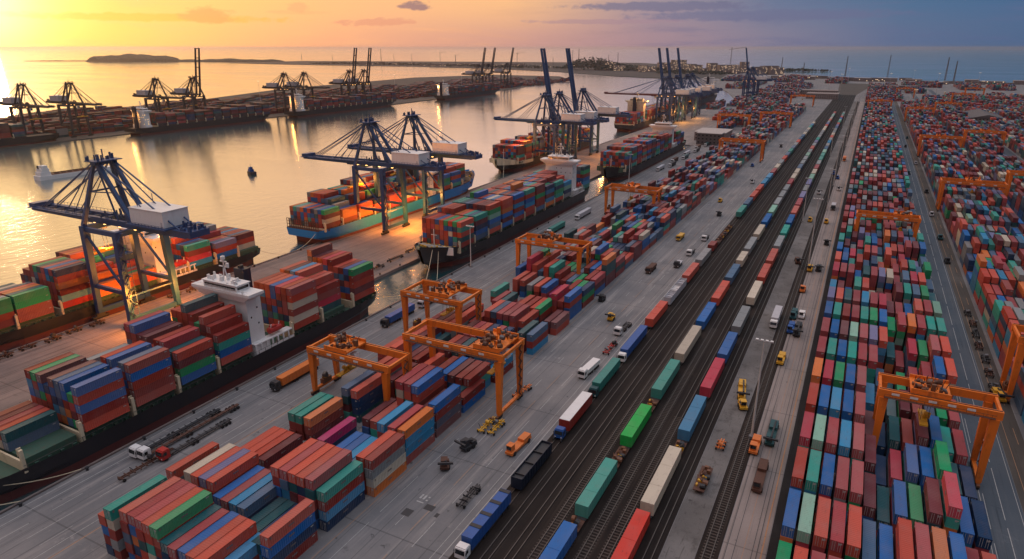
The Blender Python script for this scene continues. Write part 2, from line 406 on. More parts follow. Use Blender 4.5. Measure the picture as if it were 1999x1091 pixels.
lines('orange_marking', M['lineo'], [(-5.4, 60, 1200, .28, 0, 0), (-8.9, 60, 1200, .08, 0, 0), (47.3, 60, 900, .12, 0, 0), (49.6, 60, 500, .14, 9, 14), (-74.8, 60, 500, .12, 10, 8), (-87.9, 60, 900, .14, 0, 0), (-136.2, 40, 320, .2, 0, 0), (-249.2, 40, 700, .2, 0, 0), (-190, 40, 700, .2, 0, 0)])
lines('pier_groove', M['dark'], [(x, 20, 740, .22, 0, 0) for x in (-234.6, -233.4, -246.3, -245.3, -198.5, -194.0, -209.5, -221.0)] + [(x, 20, 1200, .12, 0, 0) for x in (-12.2, -10.7, -7.2, -6.3)])
b = MB()
for (x, y, sx_, sy_, _) in [(-80.0, 99.5, 2.2, 2.4, 0), (-76.5, 103.4, 2.4, 1.9, 0), (-72.8, 102.2, .9, 1.4, 0)]:
    b.add([(x, y, .03), (x + sx_, y, .03), (x + sx_, y + sy_, .03), (x, y + sy_, .03)], [(0, 1, 2, 3)])
tag(b.build('drain_cover', M['dark']), kind='structure')
b = MB()
for (x, y, sx_, sy_) in [(-79.5, 106.2, .5, 1.6), (-78.6, 106.2, .5, 1.6), (-77.6, 106.0, .45, .45), (-77.6, 107.2, .45, .45), (-79.4, 104.9, 1.9, .35)]:
    b.add([(x, y, .026), (x + sx_, y, .026), (x + sx_, y + sy_, .026), (x, y + sy_, .026)], [(0, 1, 2, 3)])
tag(b.build('painted_bay_mark', M['line']), kind='structure')
# tracks
def track(xc, y1, near, lab):
    r = empty('railway_track', (xc, 0, 0)); tag(r, kind='structure')
    b = MB()
    for s_ in (-.78, .78): b.box(s_ - .09, s_ + .09, 60, y1, .07, .25)
    b.build('rails', M['rail'], r)
    b = MB(); y = 70.0
    while y < near: b.box(-1.35, 1.35, y, y + .34, .0, .10); y += .95
    b.build('sleepers', M['sleeper'], r)
for xc, near in ((-60.2, 80), (-56.0, 80), (-51.6, 80), (-47.2, 300), (-42.75, 110), (-38.4, 240), (-34.2, 170), (-30.05, 95), (-26.2, 90), (-15.4, 330)): track(xc, 1690, near, '')

# ------------------------------------------------------------------ container data
PAL = {'brown red': (.24, .026, .020), 'salmon': (.47, .074, .046), 'maroon': (.125, .022, .030), 'mauve': (.31, .048, .056), 'brick red': (.38, .045, .026), 'bright red': (.60, .040, .025), 'orange': (.56, .15, .035),
       'navy': (.005, .036, .10), 'blue': (.004, .105, .34), 'sky blue': (.02, .21, .40), 'slate blue': (.055, .115, .20), 'teal': (.02, .27, .22), 'dark teal': (.010, .080, .095), 'green': (.008, .26, .10), 'pale green': (.20, .40, .31),
       'grey': (.22, .24, .25), 'cream': (.50, .44, .35), 'magenta': (.40, .008, .12), 'crimson': (.42, .03, .06), 'lime green': (.02, .45, .08), 'lavender': (.15, .15, .29)}
MIX1 = ['brown red'] * 9 + ['salmon'] * 5 + ['maroon'] * 5 + ['mauve'] * 5 + ['brick red'] * 5 + ['navy'] * 4 + ['blue'] * 5 + ['sky blue'] * 2 + ['slate blue'] * 3 + ['teal'] * 2 + ['dark teal'] * 3 + ['green'] * 2 + ['grey'] * 2 + ['cream'] * 1 + ['orange'] * 2 + ['crimson']
MIX2 = ['mauve'] * 11 + ['salmon'] * 5 + ['maroon'] * 4 + ['brick red'] * 4 + ['crimson'] * 2 + ['blue'] * 6 + ['sky blue'] * 4 + ['teal'] * 5 + ['green'] * 3 + ['dark teal'] * 2 + ['slate blue'] * 5 + ['grey'] * 4 + ['cream'] * 3 + ['navy'] * 2 + ['lavender'] * 2 + ['orange'] * 2 + ['pale green'] * 2
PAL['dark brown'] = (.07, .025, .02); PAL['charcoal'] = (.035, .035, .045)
MIXSHADE = ['maroon'] * 7 + ['dark brown'] * 7 + ['brown red'] * 3 + ['navy'] * 4 + ['charcoal'] * 4 + ['dark teal'] * 3 + ['slate blue'] + ['mauve']  # darker picks put the backlit shade of the opposite terminal into its colours
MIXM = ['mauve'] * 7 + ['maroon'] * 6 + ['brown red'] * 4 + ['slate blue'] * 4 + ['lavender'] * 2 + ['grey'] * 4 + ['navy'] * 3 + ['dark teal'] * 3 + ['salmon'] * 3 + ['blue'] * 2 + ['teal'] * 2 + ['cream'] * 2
MIXF = ['brown red'] * 8 + ['maroon'] * 6 + ['brick red'] * 4 + ['salmon'] * 2 + ['mauve'] * 5 + ['slate blue'] * 5 + ['navy'] * 3 + ['dark teal'] * 2 + ['grey'] * 4 + ['cream'] * 2 + ['blue'] * 2 + ['teal']
CL, CW, CH = 12.7, 2.32, 2.5
C = []   # (x0, y0, z0, L, W, H, colour, place text)
def cont(x, y, z, col, text, L=CL, W=CW, Hh=CH): C.append((x, y, z, L, W, Hh, col, text))
def tiername(k, n): return 'topmost' if k == n - 1 else ('lowest' if k == 0 else ordn(n - k) + ' down')
rnd = random.Random(5)
def group(y0, tiers, rows, text, below=None, L=CL, pal=MIX1, z0=0.0):
    n = len(rows)
    for i, row in enumerate(rows):
        x, top = row[0], row[1]; tr = row[2] if len(row) > 2 else tiers; bel = row[3] if len(row) > 3 else None
        for k in range(tr):
            col = top if k == tr - 1 else (bel[tr - 2 - k] if bel and tr - 2 - k < len(bel) else (below[tr - 2 - k] if below and i == n - 1 and tr - 2 - k < len(below) else rnd.choice(pal)))
            t_ = '%s, %s' % (tiername(k, tr), text) if n == 1 else '%s, %s of %s' % (tiername(k, tr), ordn(n - i) + ' row', text)
            cont(x + rnd.uniform(-.03, .03), y0 + rnd.uniform(-.18, .18), z0 + k * CH, col, t_, L)
T = group
T(61.2, 5, [(-127.0, 'salmon', 4, ['blue', 'brown red', 'navy']), (-124.3, 'teal', 5, ['cream', 'brown red', 'grey', 'brown red'])], 'the seaward pair of the front bay')
T(62.0, 5, [(-120.9, 'salmon', 5, ['brown red', 'slate blue', 'brown red', 'blue']), (-118.4, 'mauve', 5, ['blue', 'orange', 'navy', 'brown red']), (-116.0, 'mauve', 5, ['brown red', 'dark teal', 'brick red', 'grey']), (-113.6, 'salmon', 5, ['brick red', 'teal', 'cream', 'blue']), (-111.2, 'green', 5, ['brick red', 'brown red', 'navy', 'teal'])], 'the front bay beside the green stack')
T(61.6, 4, [(-108.5, 'dark teal'), (-106.0, 'mauve'), (-103.5, 'blue'), (-101.1, 'salmon'), (-98.7, 'salmon')], 'the front bay next to the road', ['brown red', 'blue', 'navy'])
T(61.8, 3, [(-96.2, 'sky blue')], 'the low stack at the front road edge', ['brown red', 'navy'])
T(71.8, 4, [(-95.4, 'dark teal', 3), (-92.9, 'salmon', 4, ['blue', 'navy', 'brown red'])], 'the second bay at the road edge')
T(77.6, 4, [(-128.4, 'salmon', 4)], 'the lone stack above the quay road')
T(79.0, 4, [(-124.2, 'cream'), (-121.7, 'salmon'), (-119.3, 'lavender'), (-116.9, 'salmon')], 'the second bay near the quay', ['brown red', 'navy', 'brown red'])
T(78.2, 3, [(-114.2, 'blue'), (-111.7, 'mauve'), (-109.2, 'sky blue'), (-106.6, 'slate blue')], 'the second bay behind the green stack', ['navy', 'navy'])
T(75.5, 2, [(-103.6, 'dark teal'), (-101.1, 'dark teal'), (-98.6, 'navy')], 'the low bay before the road edge')
T(87.0, 5, [(-105.3, 'salmon'), (-102.8, 'mauve'), (-100.3, 'salmon'), (-97.8, 'salmon'), (-95.35, 'mauve')], 'the red third bay by the road', ['dark teal', 'brown red', 'navy', 'blue'])
T(87.4, 4, [(-92.8, 'teal', 4, ['brown red', 'sky blue', 'navy'])], 'the teal topped road edge stack')
T(95.4, 2, [(-127.0, 'salmon'), (-124.6, 'salmon'), (-122.1, 'brick red')], 'the low red bay near the quay')
T(95.2, 2, [(-119.4, 'maroon'), (-116.9, 'brown red', 1), (-114.4, 'maroon', 1), (-111.9, 'brown red', 2)], 'the low maroon bay behind the second', ['brown red'])
T(108.4, 2, [(-112.6, 'magenta', 2, ['navy'])], 'the pink topped stack mid block')
T(103.5, 3, [(-108.6, 'navy', 1), (-106.0, 'blue', 2), (-103.5, 'blue', 2), (-101.0, 'sky blue', 2), (-98.5, 'slate blue', 2)], 'the blue hollow behind the third bay')
T(101.4, 4, [(-93.6, 'salmon'), (-91.1, 'brown red', 4, ['grey', 'cream', 'orange'])], 'the fourth bay at the road edge')
T(111.8, 3, [(-125.7, 'teal'), (-123.1, 'teal'), (-120.0, 'orange')], 'the green and orange bay under the gantry crane', ['brown red', 'maroon'])
T(115.4, 4, [(-98.4, 'sky blue', 4), (-94.9, 'mauve'), (-91.9, 'orange', 4, ['sky blue', 'sky blue', 'brown red'])], 'the fifth bay at the road edge')
T(121.8, 2, [(-109.0, 'maroon', 2), (-106.3, 'brick red', 2), (-103.7, 'navy', 1)], 'the low stacks behind the pink one')
T(125.6, 4, [(-119.0, 'slate blue'), (-115.6, 'salmon', 4, ['navy', 'navy', 'dark teal'])], 'the tall pair under the first gantry crane')
T(129.6, 4, [(-95.4, 'maroon', 3), (-92.2, 'blue', 4, ['brown red', 'navy', 'maroon'])], 'the sixth bay at the road edge')
T(132.0, 5, [(-104.6, 'mauve'), (-102.0, 'mauve'), (-99.4, 'blue', 5, ['brick red', 'brown red', 'navy', 'navy'])], 'the tall bay behind the orange stack')
T(139.6, 3, [(-122.6, 'slate blue', 3), (-119.9, 'salmon', 4), (-117.0, 'brick red', 4), (-113.8, 'maroon', 3), (-111.0, 'salmon', 3), (-108.2, 'dark teal', 3)], 'the bay beyond the first gantry crane')
T(143.8, 3, [(-92.4, 'brown red', 2), (-95.0, 'dark teal', 2)], 'the seventh bay at the road edge')
T(150.0, 3, [(-102.0, 'blue', 3), (-99.4, 'maroon', 3), (-96.6, 'brown red', 3), (-94.0, 'brown red', 3, ['teal', 'sky blue'])], 'the bay under the second gantry crane')
T(149.0, 3, [(-112.6, 'slate blue', 2), (-110.1, 'salmon', 3), (-107.3, 'navy', 1), (-104.7, 'brown red', 3)], 'the mixed bay under the second gantry crane')
T(154.0, 3, [(-128.8, 'brick red', 3), (-126.2, 'brick red', 3), (-123.4, 'salmon', 4), (-120.5, 'navy', 3), (-117.9, 'maroon', 3), (-115.3, 'brown red', 3)], 'the seaward bay by the second gantry crane')
T(164.0, 2, [(-112.0, 'salmon', 3), (-109.4, 'maroon', 3), (-106.7, 'dark teal', 3), (-104.0, 'orange', 3), (-101.4, 'navy', 3), (-98.4, 'sky blue', 3), (-95.8, 'slate blue', 3), (-93.2, 'sky blue', 2)], 'the blue bay behind the second gantry crane')
T(168.0, 3, [(-129.0, 'salmon', 3), (-126.4, 'salmon', 3), (-123.8, 'maroon', 3), (-120.0, 'dark teal', 2), (-117.2, 'navy', 1)], 'the pink bay near the third gantry crane')
T(178.0, 3, [(-113.5, 'maroon', 3), (-110.9, 'mauve', 3), (-108.3, 'salmon', 3), (-105.5, 'navy', 3), (-102.7, 'mauve', 3), (-99.9, 'navy', 3)], 'the bay before the long red row')
T(181.5, 3, [(-128.6, 'mauve', 3), (-126.0, 'maroon', 3), (-123.4, 'brick red', 3), (-120.8, 'salmon', 3)], 'the mauve bay between quay road and third gantry crane')
T(187.5, 3, [(-94.9, 'dark teal', 3), (-91.4, 'slate blue', 3, ['brown red', 'sky blue'])], 'the blue pair at the road edge')
T(193.0, 3, [(-124.0, 'maroon', 3), (-121.0, 'salmon', 3), (-117.8, 'brown red', 2)], 'the dark bay under the third gantry crane')
T(199.8, 3, [(-115.0, 'salmon'), (-112.4, 'slate blue'), (-109.8, 'mauve'), (-107.1, 'mauve'), (-104.5, 'mauve')], 'the long red row mid block')
T(196.8, 3, [(-99.3, 'brick red', 3)], 'the lone red stack before the green one')
T(210.6, 3, [(-99.3, 'green', 3, ['brown red', 'maroon'])], 'the green topped stack mid block')
T(206.4, 2, [(-93.6, 'maroon', 2), (-90.9, 'maroon', 2)], 'the low maroon pair at the road edge')
T(225.4, 2, [(-126.6, 'teal', 2, ['brown red'])], 'the teal stack on the quay side')
T(221.6, 4, [(-97.4, 'crimson', 4), (-94.7, 'brown red', 3), (-92.0, 'blue', 4, ['brick red', 'blue', 'blue'])], 'the tall blue bay at the road edge')
T(216.0, 2, [(-120.8, 'mauve', 2), (-117.9, 'dark teal', 2), (-114.0, 'brown red', 1), (-110.0, 'salmon', 2), (-106.8, 'brown red', 2), (-103.9, 'brick red', 2)], 'the low bay behind the long red row')
T(232.6, 3, [(-113.4, 'grey', 3), (-110.2, 'salmon', 3), (-106.9, 'blue', 3), (-103.5, 'magenta', 2)], 'the grey and blue bay mid block')
T(236.4, 3, [(-122.0, 'salmon', 3), (-118.6, 'brick red', 3)], 'the red pair on the quay side')
T(236.0, 3, [(-97.3, 'brown red', 3), (-94.6, 'green', 3), (-92.0, 'navy', 3, ['green', 'brown red'])], 'the green bay before the fourth gantry crane')
# generic blocks: grid of stacks with heights
def block(x0, rows, pitch, y0, bays, bp, hf, pal, text, side='the service road', rev=False, zmax=6, jit=0., L=CL, tops=None, W=CW):
    r = random.Random(hash(text) % 1 if False else sum(map(ord, text)))
    hh = {}; last = prevc = None
    for i in range(rows):
        for j in range(bays): hh[i, j] = max(0, min(zmax, hf(i, j, r)))
    for j in range(bays):
        for i in range(rows):
            n = hh[i, j]
            for k in range(n):
                topx = k == n - 1
                sd_ = hh.get((i + 1, j), 0) <= k if x0 < 0 else hh.get((i - 1, j), 0) <= k
                fr_ = hh.get((i, j - 1), 0) <= k or bp - L > 1.5
                yb_ = y0 + j * bp
                col = r.choice(pal if yb_ < 280 or (yb_ < 560 and r.random() < (560 - yb_) / 280) else (MIXSHADE if x0 < -600 else MIXM))
                if k and r.random() < .34 and last: col = last
                if not k and r.random() < .4 and prevc: col = prevc
                last = col
                if not k: prevc = col
                if not (topx or sd_ or fr_): continue
                if tops and topx and (i, j) in tops and tops[i, j]: col = tops[i, j]
                rr = rows - i if rev else i + 1
                cont(x0 + i * pitch + r.uniform(-jit, jit), y0 + j * bp + r.uniform(-jit * 2, jit * 2), k * CH, col,
                     '%s, %s row from %s, %s bay of %s' % (tiername(k, n), ordn(rr), side, ordn(j + 1), text), L, W)
def hleft(i, j, r):
    v = 3.1 + 1.1 * math.sin(i * .45 + j * 1.7) + r.uniform(-.7, .7)
    if r.random() < .04: v -= 2
    if i < 2 and r.random() < .5: v -= 2
    return int(round(v))
block(-128, 14, 2.72, 251, 74, 13.6, hleft, MIX1, 'quay block', 'tracks', True, 5, .03)
# right yard
tops = {}
def put(j, s_):
    for i, n in enumerate(s_.split(',')):
        n = n.strip()
        if n and n != '-': tops[i, j] = n
put(1, 'blue,pale green,salmon,mauve,salmon,slate blue,blue,salmon,mauve,orange,blue,mauve,salmon')
put(2, 'brick red,teal,blue,mauve,mauve,maroon,dark teal,blue,green,maroon,crimson,blue,navy')
put(3, 'crimson,pale green,mauve,sky blue,mauve,maroon,navy,crimson,blue,blue,green,dark teal,navy')
put(4, 'brick red,blue,sky blue,blue,mauve,maroon,navy,dark teal,brown red,maroon,blue,teal,mauve')
put(5, 'orange,crimson,green,blue,mauve,sky blue,navy,dark teal,maroon,brown red,navy,green,mauve')
put(6, 'mauve,teal,blue,teal,mauve,mauve,slate blue,dark teal,green,mauve,mauve,blue,salmon')
put(7, 'mauve,blue,maroon,pale green,mauve,lavender,salmon,dark teal,mauve,crimson,green,mauve,salmon')
put(8, 'blue,teal,brown red,mauve,teal,green,blue,green,mauve,orange,mauve,teal,teal')
put(9, 'lavender,salmon,dark teal,mauve,sky blue,mauve,crimson,maroon,mauve,blue,salmon,mauve,pale green')
low = {}
for j, s_ in {0: '5555555554455', 1: '5555544555544', 2: '5555543445644', 3: '5555542344533', 4: '5555532334433', 5: '5555532233333', 6: '5555552123455', 7: '5555555324455', 8: '5555555455555', 9: '5555555444555'}.items():
    for i, ch in enumerate(s_): low[i, j] = int(ch)
def hright(i, j, r):
    if j < 10: return low[i, j]
    if i == 6 and 13 < j < 18: return 3
    if r.random() < .10: return 3
    if j > 62 and i in (0, 1): return 0
    if j in (56, 57): return 0
    return 5 if r.random() < .62 else 4
block(-2.3, 13, 2.86, 100.8, 76, 17.65, hright, MIX2, 'trackside block', 'service path', False, 6, .05, 13.0, tops)
def hb2(i, j, r):
    v = 4.6 + .9 * math.sin(i * .35 + j * 1.3) + r.uniform(-.8, .8)
    if r.random() < .07: v = 1
    return int(round(v))
block(52.6, 11, 2.8, 104, 92, 14.0, hb2, MIX2, 'middle block', 'wide road', False, 7, .05)
def hb3(i, j, r):
    v = 4.0 + 1.1 * math.sin(i * .4 + j * .9 + 1) + r.uniform(-.8, .8)
    if (j // 9) % 5 == 3 and i > 4: v -= 3
    return int(round(v))
block(94.5, 11, 2.9, 300, 92, 14.0, hb3, MIX2, 'third block', 'second road', False, 6, .06)
nb = len(C)
def hfar(seed):
    def f(i, j, r):
        v = 3.3 + 1.4 * math.sin(i * .3 + j * .61 + seed) + r.uniform(-.9, .9)
        if (j // 7 + seed) % 6 == 0: v = 0
        return int(round(v))
    return f
for q, (xx, yy, n_) in enumerate([(139, 500, 90), (178, 620, 82), (217, 740, 70), (256, 840, 62), (295, 960, 54), (334, 1060, 50), (373, 1180, 44), (412, 1280, 38), (460, 1500, 30), (505, 1600, 26)]):
    block(xx, 10, 2.95, yy, n_, 14.2, hfar(q), MIXF, 'the far block number %s' % ordn(q + 1), 'the road', False, 5, .08)
for q, (xx, yy, n_, rw) in enumerate([(-243, 1190, 6, 6), (-224, 1270, 52, 9), (-196, 1010, 78, 9), (-168, 800, 92, 6), (-150, 940, 84, 5), (-330, 1830, 24, 20), (-4, 1500, 40, 12), (35, 1540, 44, 9), (75, 1820, 26, 14), (120, 2010, 18, 16), (200, 2020, 14, 16), (270, 2050, 10, 16), (-120, 2230, 16, 20), (-420, 2230, 20, 26), (-260, 2230, 24, 26)]):
    block(xx, rw, 2.95, yy, n_, 14.2, hfar(q + 3), MIXF, 'the distant stacks group %s' % ordn(q + 1), 'the road', False, 5, .08)
# opposite terminal
def hopp(i, j, r):
    v = 2.6 + 1.6 * math.sin(i * .2 + j * .47) + r.uniform(-.9, .9)
    if i % 9 == 8 or j % 11 == 6: v = 0
    if i > 38 and j % 5 < 2: v -= 2
    return int(round(v))
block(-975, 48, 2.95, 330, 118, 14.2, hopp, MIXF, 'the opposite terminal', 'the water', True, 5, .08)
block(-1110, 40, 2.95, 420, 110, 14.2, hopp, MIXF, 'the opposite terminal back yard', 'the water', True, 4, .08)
SHIPS_C = {}
def ship_bays(text, x0, rows, bays, zb, pal, faces=None, rowp=2.52, L=11.9, lvl=None):
    """bays: (y0, tiers, skip rows from starboard)"""
    r = random.Random(sum(map(ord, text)))
    nb_ = len(bays)
    for bi, bay in enumerate(bays):
        y0, tr = bay[0], bay[1]; prof = bay[2] if len(bay) > 2 else None
        hs = []
        for i in range(rows):
            n = (int(prof[i]) if prof else tr)
            hs.append(n)
        for i in range(rows):
            for k in range(hs[i]):
                col = r.choice(pal)
                stb = (i == rows - 1)
                if stb and faces and bi in faces and hs[i] - 1 - k < len(faces[bi]): col = faces[bi][hs[i] - 1 - k]
                vis = k == hs[i] - 1 or i == rows - 1 or hs[i + 1 if i + 1 < rows else i] <= k or True
                if not vis: continue
                cont(x0 + i * rowp, y0, zb + k * CH, col, '%s, %s row from rail, %s bay %s' % (tiername(k, hs[i]), ordn(rows - i), ordn(bi + 1), text), L)
# black ship at the near quay (bow toward the camera)
ship_bays('of near black ship', -185.6, 9, [(66.8, 2, '122222000'), (80.6, 5, '555455545'[0:9]), (94.6, 5, '343355455'), (108.6, 5, '665545544'), (122.4, 5, '066765654'), (153.0, 6, '056666666'), (167.6, 6, '566665540'), (184.5, 5, '766665555')], 7.9, MIX1,
          {0: ['blue', 'brick red'], 1: ['blue', 'brick red', 'blue', 'brown red'], 2: ['brown red', 'blue', 'brick red', 'brown red'], 3: ['brick red', 'maroon', 'green', 'blue'], 4: ['brown red', 'teal', 'blue', 'brick red'], 5: ['mauve', 'brick red', 'cream', 'brown red', 'cream'], 7: ['green', 'brown red', 'brick red', 'maroon']})
ship_bays('of left black ship', -281.0, 10, [(101.0, 4, '4444444444'), (113.8, 4, '3333344444'), (129.2, 6, '4556666666'), (143.4, 5, '6666544322'), (156.0, 2, '5554432222'), (184.0, 4, '6677655444'), (198.5, 4, '5555543333'), (211.3, 3, '0333333330')], 7.3, MIX1,
          {0: ['green', 'green', 'brown red', 'maroon'], 1: ['green', 'green', 'brown red', 'brown red'], 2: ['navy', 'brick red', 'orange', 'brown red', 'pale green', 'bright red'], 3: ['orange', 'orange'], 4: ['orange', 'salmon'], 5: ['teal', 'brown red', 'crimson'], 6: ['lavender', 'brick red', 'blue']})
ship_bays('of light blue ship', -272.5, 10, [(261.5, 5, '4444444444'), (275.5, 4, '6666655433'), (289.5, 5, '5666665533'), (303.5, 5, '7777666533'), (317.5, 6, '7777655533'), (331.5, 6, '7777666544'), (345.5, 6, '6666655544'), (374, 5, '5566655544'), (388, 5, '5566655544'), (402.0, 4, '0055555500')], 8.0, MIX1,
          {0: ['green', 'maroon', 'cream', 'brown red'], 1: ['orange', 'orange', 'brown red'], 2: ['bright red', 'orange']})
ship_bays('of second black ship', -185.6, 9, [(262.5, 5), (276.5, 6, '666655555'), (290.5, 6), (304.5, 6, '677666666'), (318.5, 6), (332.5, 6, '666667666'), (346.5, 6), (360.5, 6, '666666655'), (374.5, 5, '666666655'), (388, 4, '666665544'), (421, 6)], 8.6, MIX1,
          {0: ['salmon', 'teal', 'brick red', 'dark teal'], 1: ['teal', 'maroon', 'navy', 'blue'], 2: ['brick red', 'green', 'pale green', 'blue'], 3: ['salmon', 'brick red', 'orange', 'blue'], 4: ['blue', 'brown red', 'sky blue', 'brown red'], 5: ['teal', 'brick red', 'blue'], 6: ['maroon', 'brown red', 'green'], 8: ['teal', 'navy', 'green'], 9: ['sky blue', 'pale green'], 10: ['dark teal', 'green', 'brown red']})
ship_bays('of cream bowed ship', -280.0, 10, [(505 + 14 * k, 5 + (k % 2), None) for k in range(8)] + [(640, 5), (654, 5), (668, 4)], 8.6, MIX1)
ship_bays('of third quay ship', -184.5, 9, [(512 + 14 * k, 5 + ((k * 7) % 3 > 0)) for k in range(10)] + [(672, 5), (686, 4)], 8.4, MIX1)
ship_bays('of far red ship', -281.0, 10, [(828 + 14 * k, 5) for k in range(3)] + [(892 + 14 * k, 5) for k in range(13)], 8.6, ['brown red'] * 5 + ['brick red'] * 4 + ['maroon'] * 2 + MIX1)
ship_bays('of dark distant ship', -305.0, 12, [(1280 + 14 * k, 6) for k in range(10)], 10, ['maroon', 'navy', 'dark teal', 'slate blue'])
OX = -764
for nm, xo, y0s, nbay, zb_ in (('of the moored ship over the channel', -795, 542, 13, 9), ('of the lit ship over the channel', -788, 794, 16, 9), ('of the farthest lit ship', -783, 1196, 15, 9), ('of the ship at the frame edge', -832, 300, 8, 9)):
    ship_bays(nm, xo, 10, [(y0s + 14 * k, 5 + ((k * 5) % 3 == 0)) for k in range(nbay)], zb_, MIXSHADE)

# ------------------------------------------------------------------ which containers show largest
def box8(c):
    x, y, z, L, W_, Hh = c[:6]
    return [(x, y, z), (x + W_, y, z), (x + W_, y + L, z), (x, y + L, z), (x, y, z + Hh), (x + W_, y, z + Hh), (x + W_, y + L, z + Hh), (x, y + L, z + Hh)]
BF = [(3, 2, 1, 0), (4, 5, 6, 7), (0, 1, 5, 4), (1, 2, 6, 5), (2, 3, 7, 6), (3, 0, 4, 7)]
vs, fs = [], []
for c in C:
    n = len(vs); vs += box8(c); fs += [tuple(n + i for i in f) for f in BF]
bvh = BVHTree.FromPolygons(vs, fs)
cnt = {}
o3 = Vector((0, 0, H))
step = 4.0
for py in np.arange(95, 1091, step):
    for px in np.arange(1, 1999, step):
        dv = fw + rt * ((px - 1000) / F_) - up * ((py - 545.5) / F_)
        h_ = bvh.ray_cast(o3, dv)
        if h_[2] is not None: cnt[h_[2] // 6] = cnt.get(h_[2] // 6, 0) + 1
rank = sorted(cnt, key=lambda i: -cnt[i])
INDIV = rank[:300]; BIG = set(rank[:110]); ISET = set(INDIV)
print('containers', len(C), 'hit', len(cnt), 'smallest individual', cnt[INDIV[-1]] if INDIV else 0)
# one container: corner posts and rails with recessed corrugated panels
def container_mesh(L=CL, W_=CW, Hh=CH, far=True):
    b = MB(); g = .02
    x0, x1, y0, y1, z0, z1 = g, W_ - g, 0, L, .01, Hh - .02
    p = .14
    for x in (x0, x1 - p):
        for y in (y0, y1 - p): b.box(x, x + p, y, y + p, z0, z1)
    for x in (x0, x1 - p):
        b.box(x, x + p, y0 + p, y1 - p, z0, z0 + .16); b.box(x, x + p, y0 + p, y1 - p, z1 - .12, z1)
    for y in (y0, y1 - p):
        b.box(x0 + p, x1 - p, y, y + p, z0, z0 + .16); b.box(x0 + p, x1 - p, y, y + p, z1 - .12, z1)
    nr = 22; per = (L - 2 * p) / nr
    pts = []
    for k in range(nr):
        y = y0 + p + k * per
        pts += [(y, .035), (y + per * .3, .035), (y + per * .5, .085), (y + per * .8, .085)]
    pts.append((y1 - p, .035))
    for sgn, xx in ((1, x0), (-1, x1)):
        v = []; f = []
        for y, dd in pts: v += [(xx + sgn * dd, y, z0 + .16), (xx + sgn * dd, y, z1 - .12)]
        for k in range(len(pts) - 1): f.append((2 * k, 2 * k + 1, 2 * k + 3, 2 * k + 2))
        b.add(v, f)
    v = []; f = []
    for y, dd in pts: v += [(x0 + p, y, z1 - .02 - dd * .35), (x1 - p, y, z1 - .02 - dd * .35)]
    for k in range(len(pts) - 1): f.append((2 * k, 2 * k + 1, 2 * k + 3, 2 * k + 2))
    b.add(v, f)
    b.box(x0 + p, x1 - p, y1 - .09, y1 - .05, z0 + .16, z1 - .12)
    b.box(x0 + p, x1 - p, y0 + .07, y0 + .10, z0 + .16, z1 - .12)
    b.box(x0 + .02, x1 - .02, y0 + .02, y1 - .02, z0 + .03, z0 + .1)
    for x in (x0, x1 - p): 
        for y in (y0, y1 - p):
            for z in (z0, z1): pass
    for xx, sg in ((x0, -1), (x1, 1)):
        for (ya, yb, za, zb) in ((y1 - 1.5, y1 - .75, z1 - .55, z1 - .32), (y0 + .5, y0 + .85, z1 - .8, z1 - .3), (y0 + L * .42, y0 + L * .42 + 1.5, Hh * .5, Hh * .5 + .34)):
            if za < 1.7 and L < 12.5: continue
            a_, c_ = sorted((xx - sg * .03, xx + sg * .004)); b.box(a_, c_, ya, yb, za, zb, 1 if za > 1.7 else 2)
    for (xa, xb, za, zb) in ((CW * .62, CW * .9, Hh - .6, Hh - .4), (CW * .62, CW * .8, Hh - .8, Hh - .68)): b.box(xa, xb, y0 - .001, y0 + .02, za, zb, 1)
    me = b.mesh('container_body', [M['cont'], M['line'], M['contdark']])
    return me
CM = {}
def cmesh(L):
    k = round(L, 1)
    if k not in CM: CM[k] = container_mesh(L)
    return CM[k]
b = MB(); b.box(.17, CW / 2 - .01, .022, .068, .18, CH - .15)
for x in (.45, .85): b.box(x, x + .05, -.02, .02, .22, CH - .2, 1)
DOOR = b.mesh('container_door', [M['cont'], M['pole']])
b = MB()
for x in (.45, .85): b.box(x, x + .05, -.02, .02, .22, CH - .2)
for i in INDIV:
    x, y, z, L, W_, Hh, col, text = C[i]
    o = link('shipping_container', cmesh(L)); o.location = (x, y, z)
    rc = random.Random(i); s_ = rc.uniform(.82, 1.15)
    o.color = (*[min(1, v * s_) for v in PAL[col]], 1)
    lb = '%s container %s' % (col, text)
    if len(lb.replace('-', ' ').split()) > 16: print('LONG', lb); lb = lb.replace(' the ', ' ', 1).replace(' from rail', '')
    tag(o, lb, 'container', 'shipping containers')
    if i in BIG:
        for q in (0, 1):
            dd = link('door', DOOR, o); dd.location = (q * (CW / 2 - .16), 0, 0); dd.color = o.color
# the rest, as one mass
rest = [i for i in range(len(C)) if i not in ISET]
nv = len(rest) * 8; V = np.zeros((nv, 3), np.float32); colr = np.zeros((len(rest), 4), np.float32)
FA = np.array([[0, 3, 2, 1], [4, 5, 6, 7], [0, 1, 5, 4], [1, 2, 6, 5], [2, 3, 7, 6], [3, 0, 4, 7]])
for a, i in enumerate(rest):
    bx = np.array(box8((C[i][0] + .02, C[i][1], C[i][2] + .01, C[i][3], C[i][4] - .04, C[i][5] - .03))); V[a * 8:a * 8 + 8] = bx
    rc = random.Random(i); s_ = rc.uniform(.70, 1.08); colr[a] = (*[v * s_ for v in PAL[C[i][6]]], 1)
me = bpy.data.meshes.new('container_mass')
nf = len(rest) * 6
me.vertices.add(nv); me.vertices.foreach_set('co', V.ravel())
FI = (FA[None] + (np.arange(len(rest)) * 8)[:, None, None]).reshape(-1)
me.loops.add(nf * 4); me.loops.foreach_set('vertex_index', FI.astype(np.int32))
me.polygons.add(nf); me.polygons.foreach_set('loop_start', (np.arange(nf) * 4).astype(np.int32)); me.polygons.foreach_set('loop_total', np.full(nf, 4, np.int32))
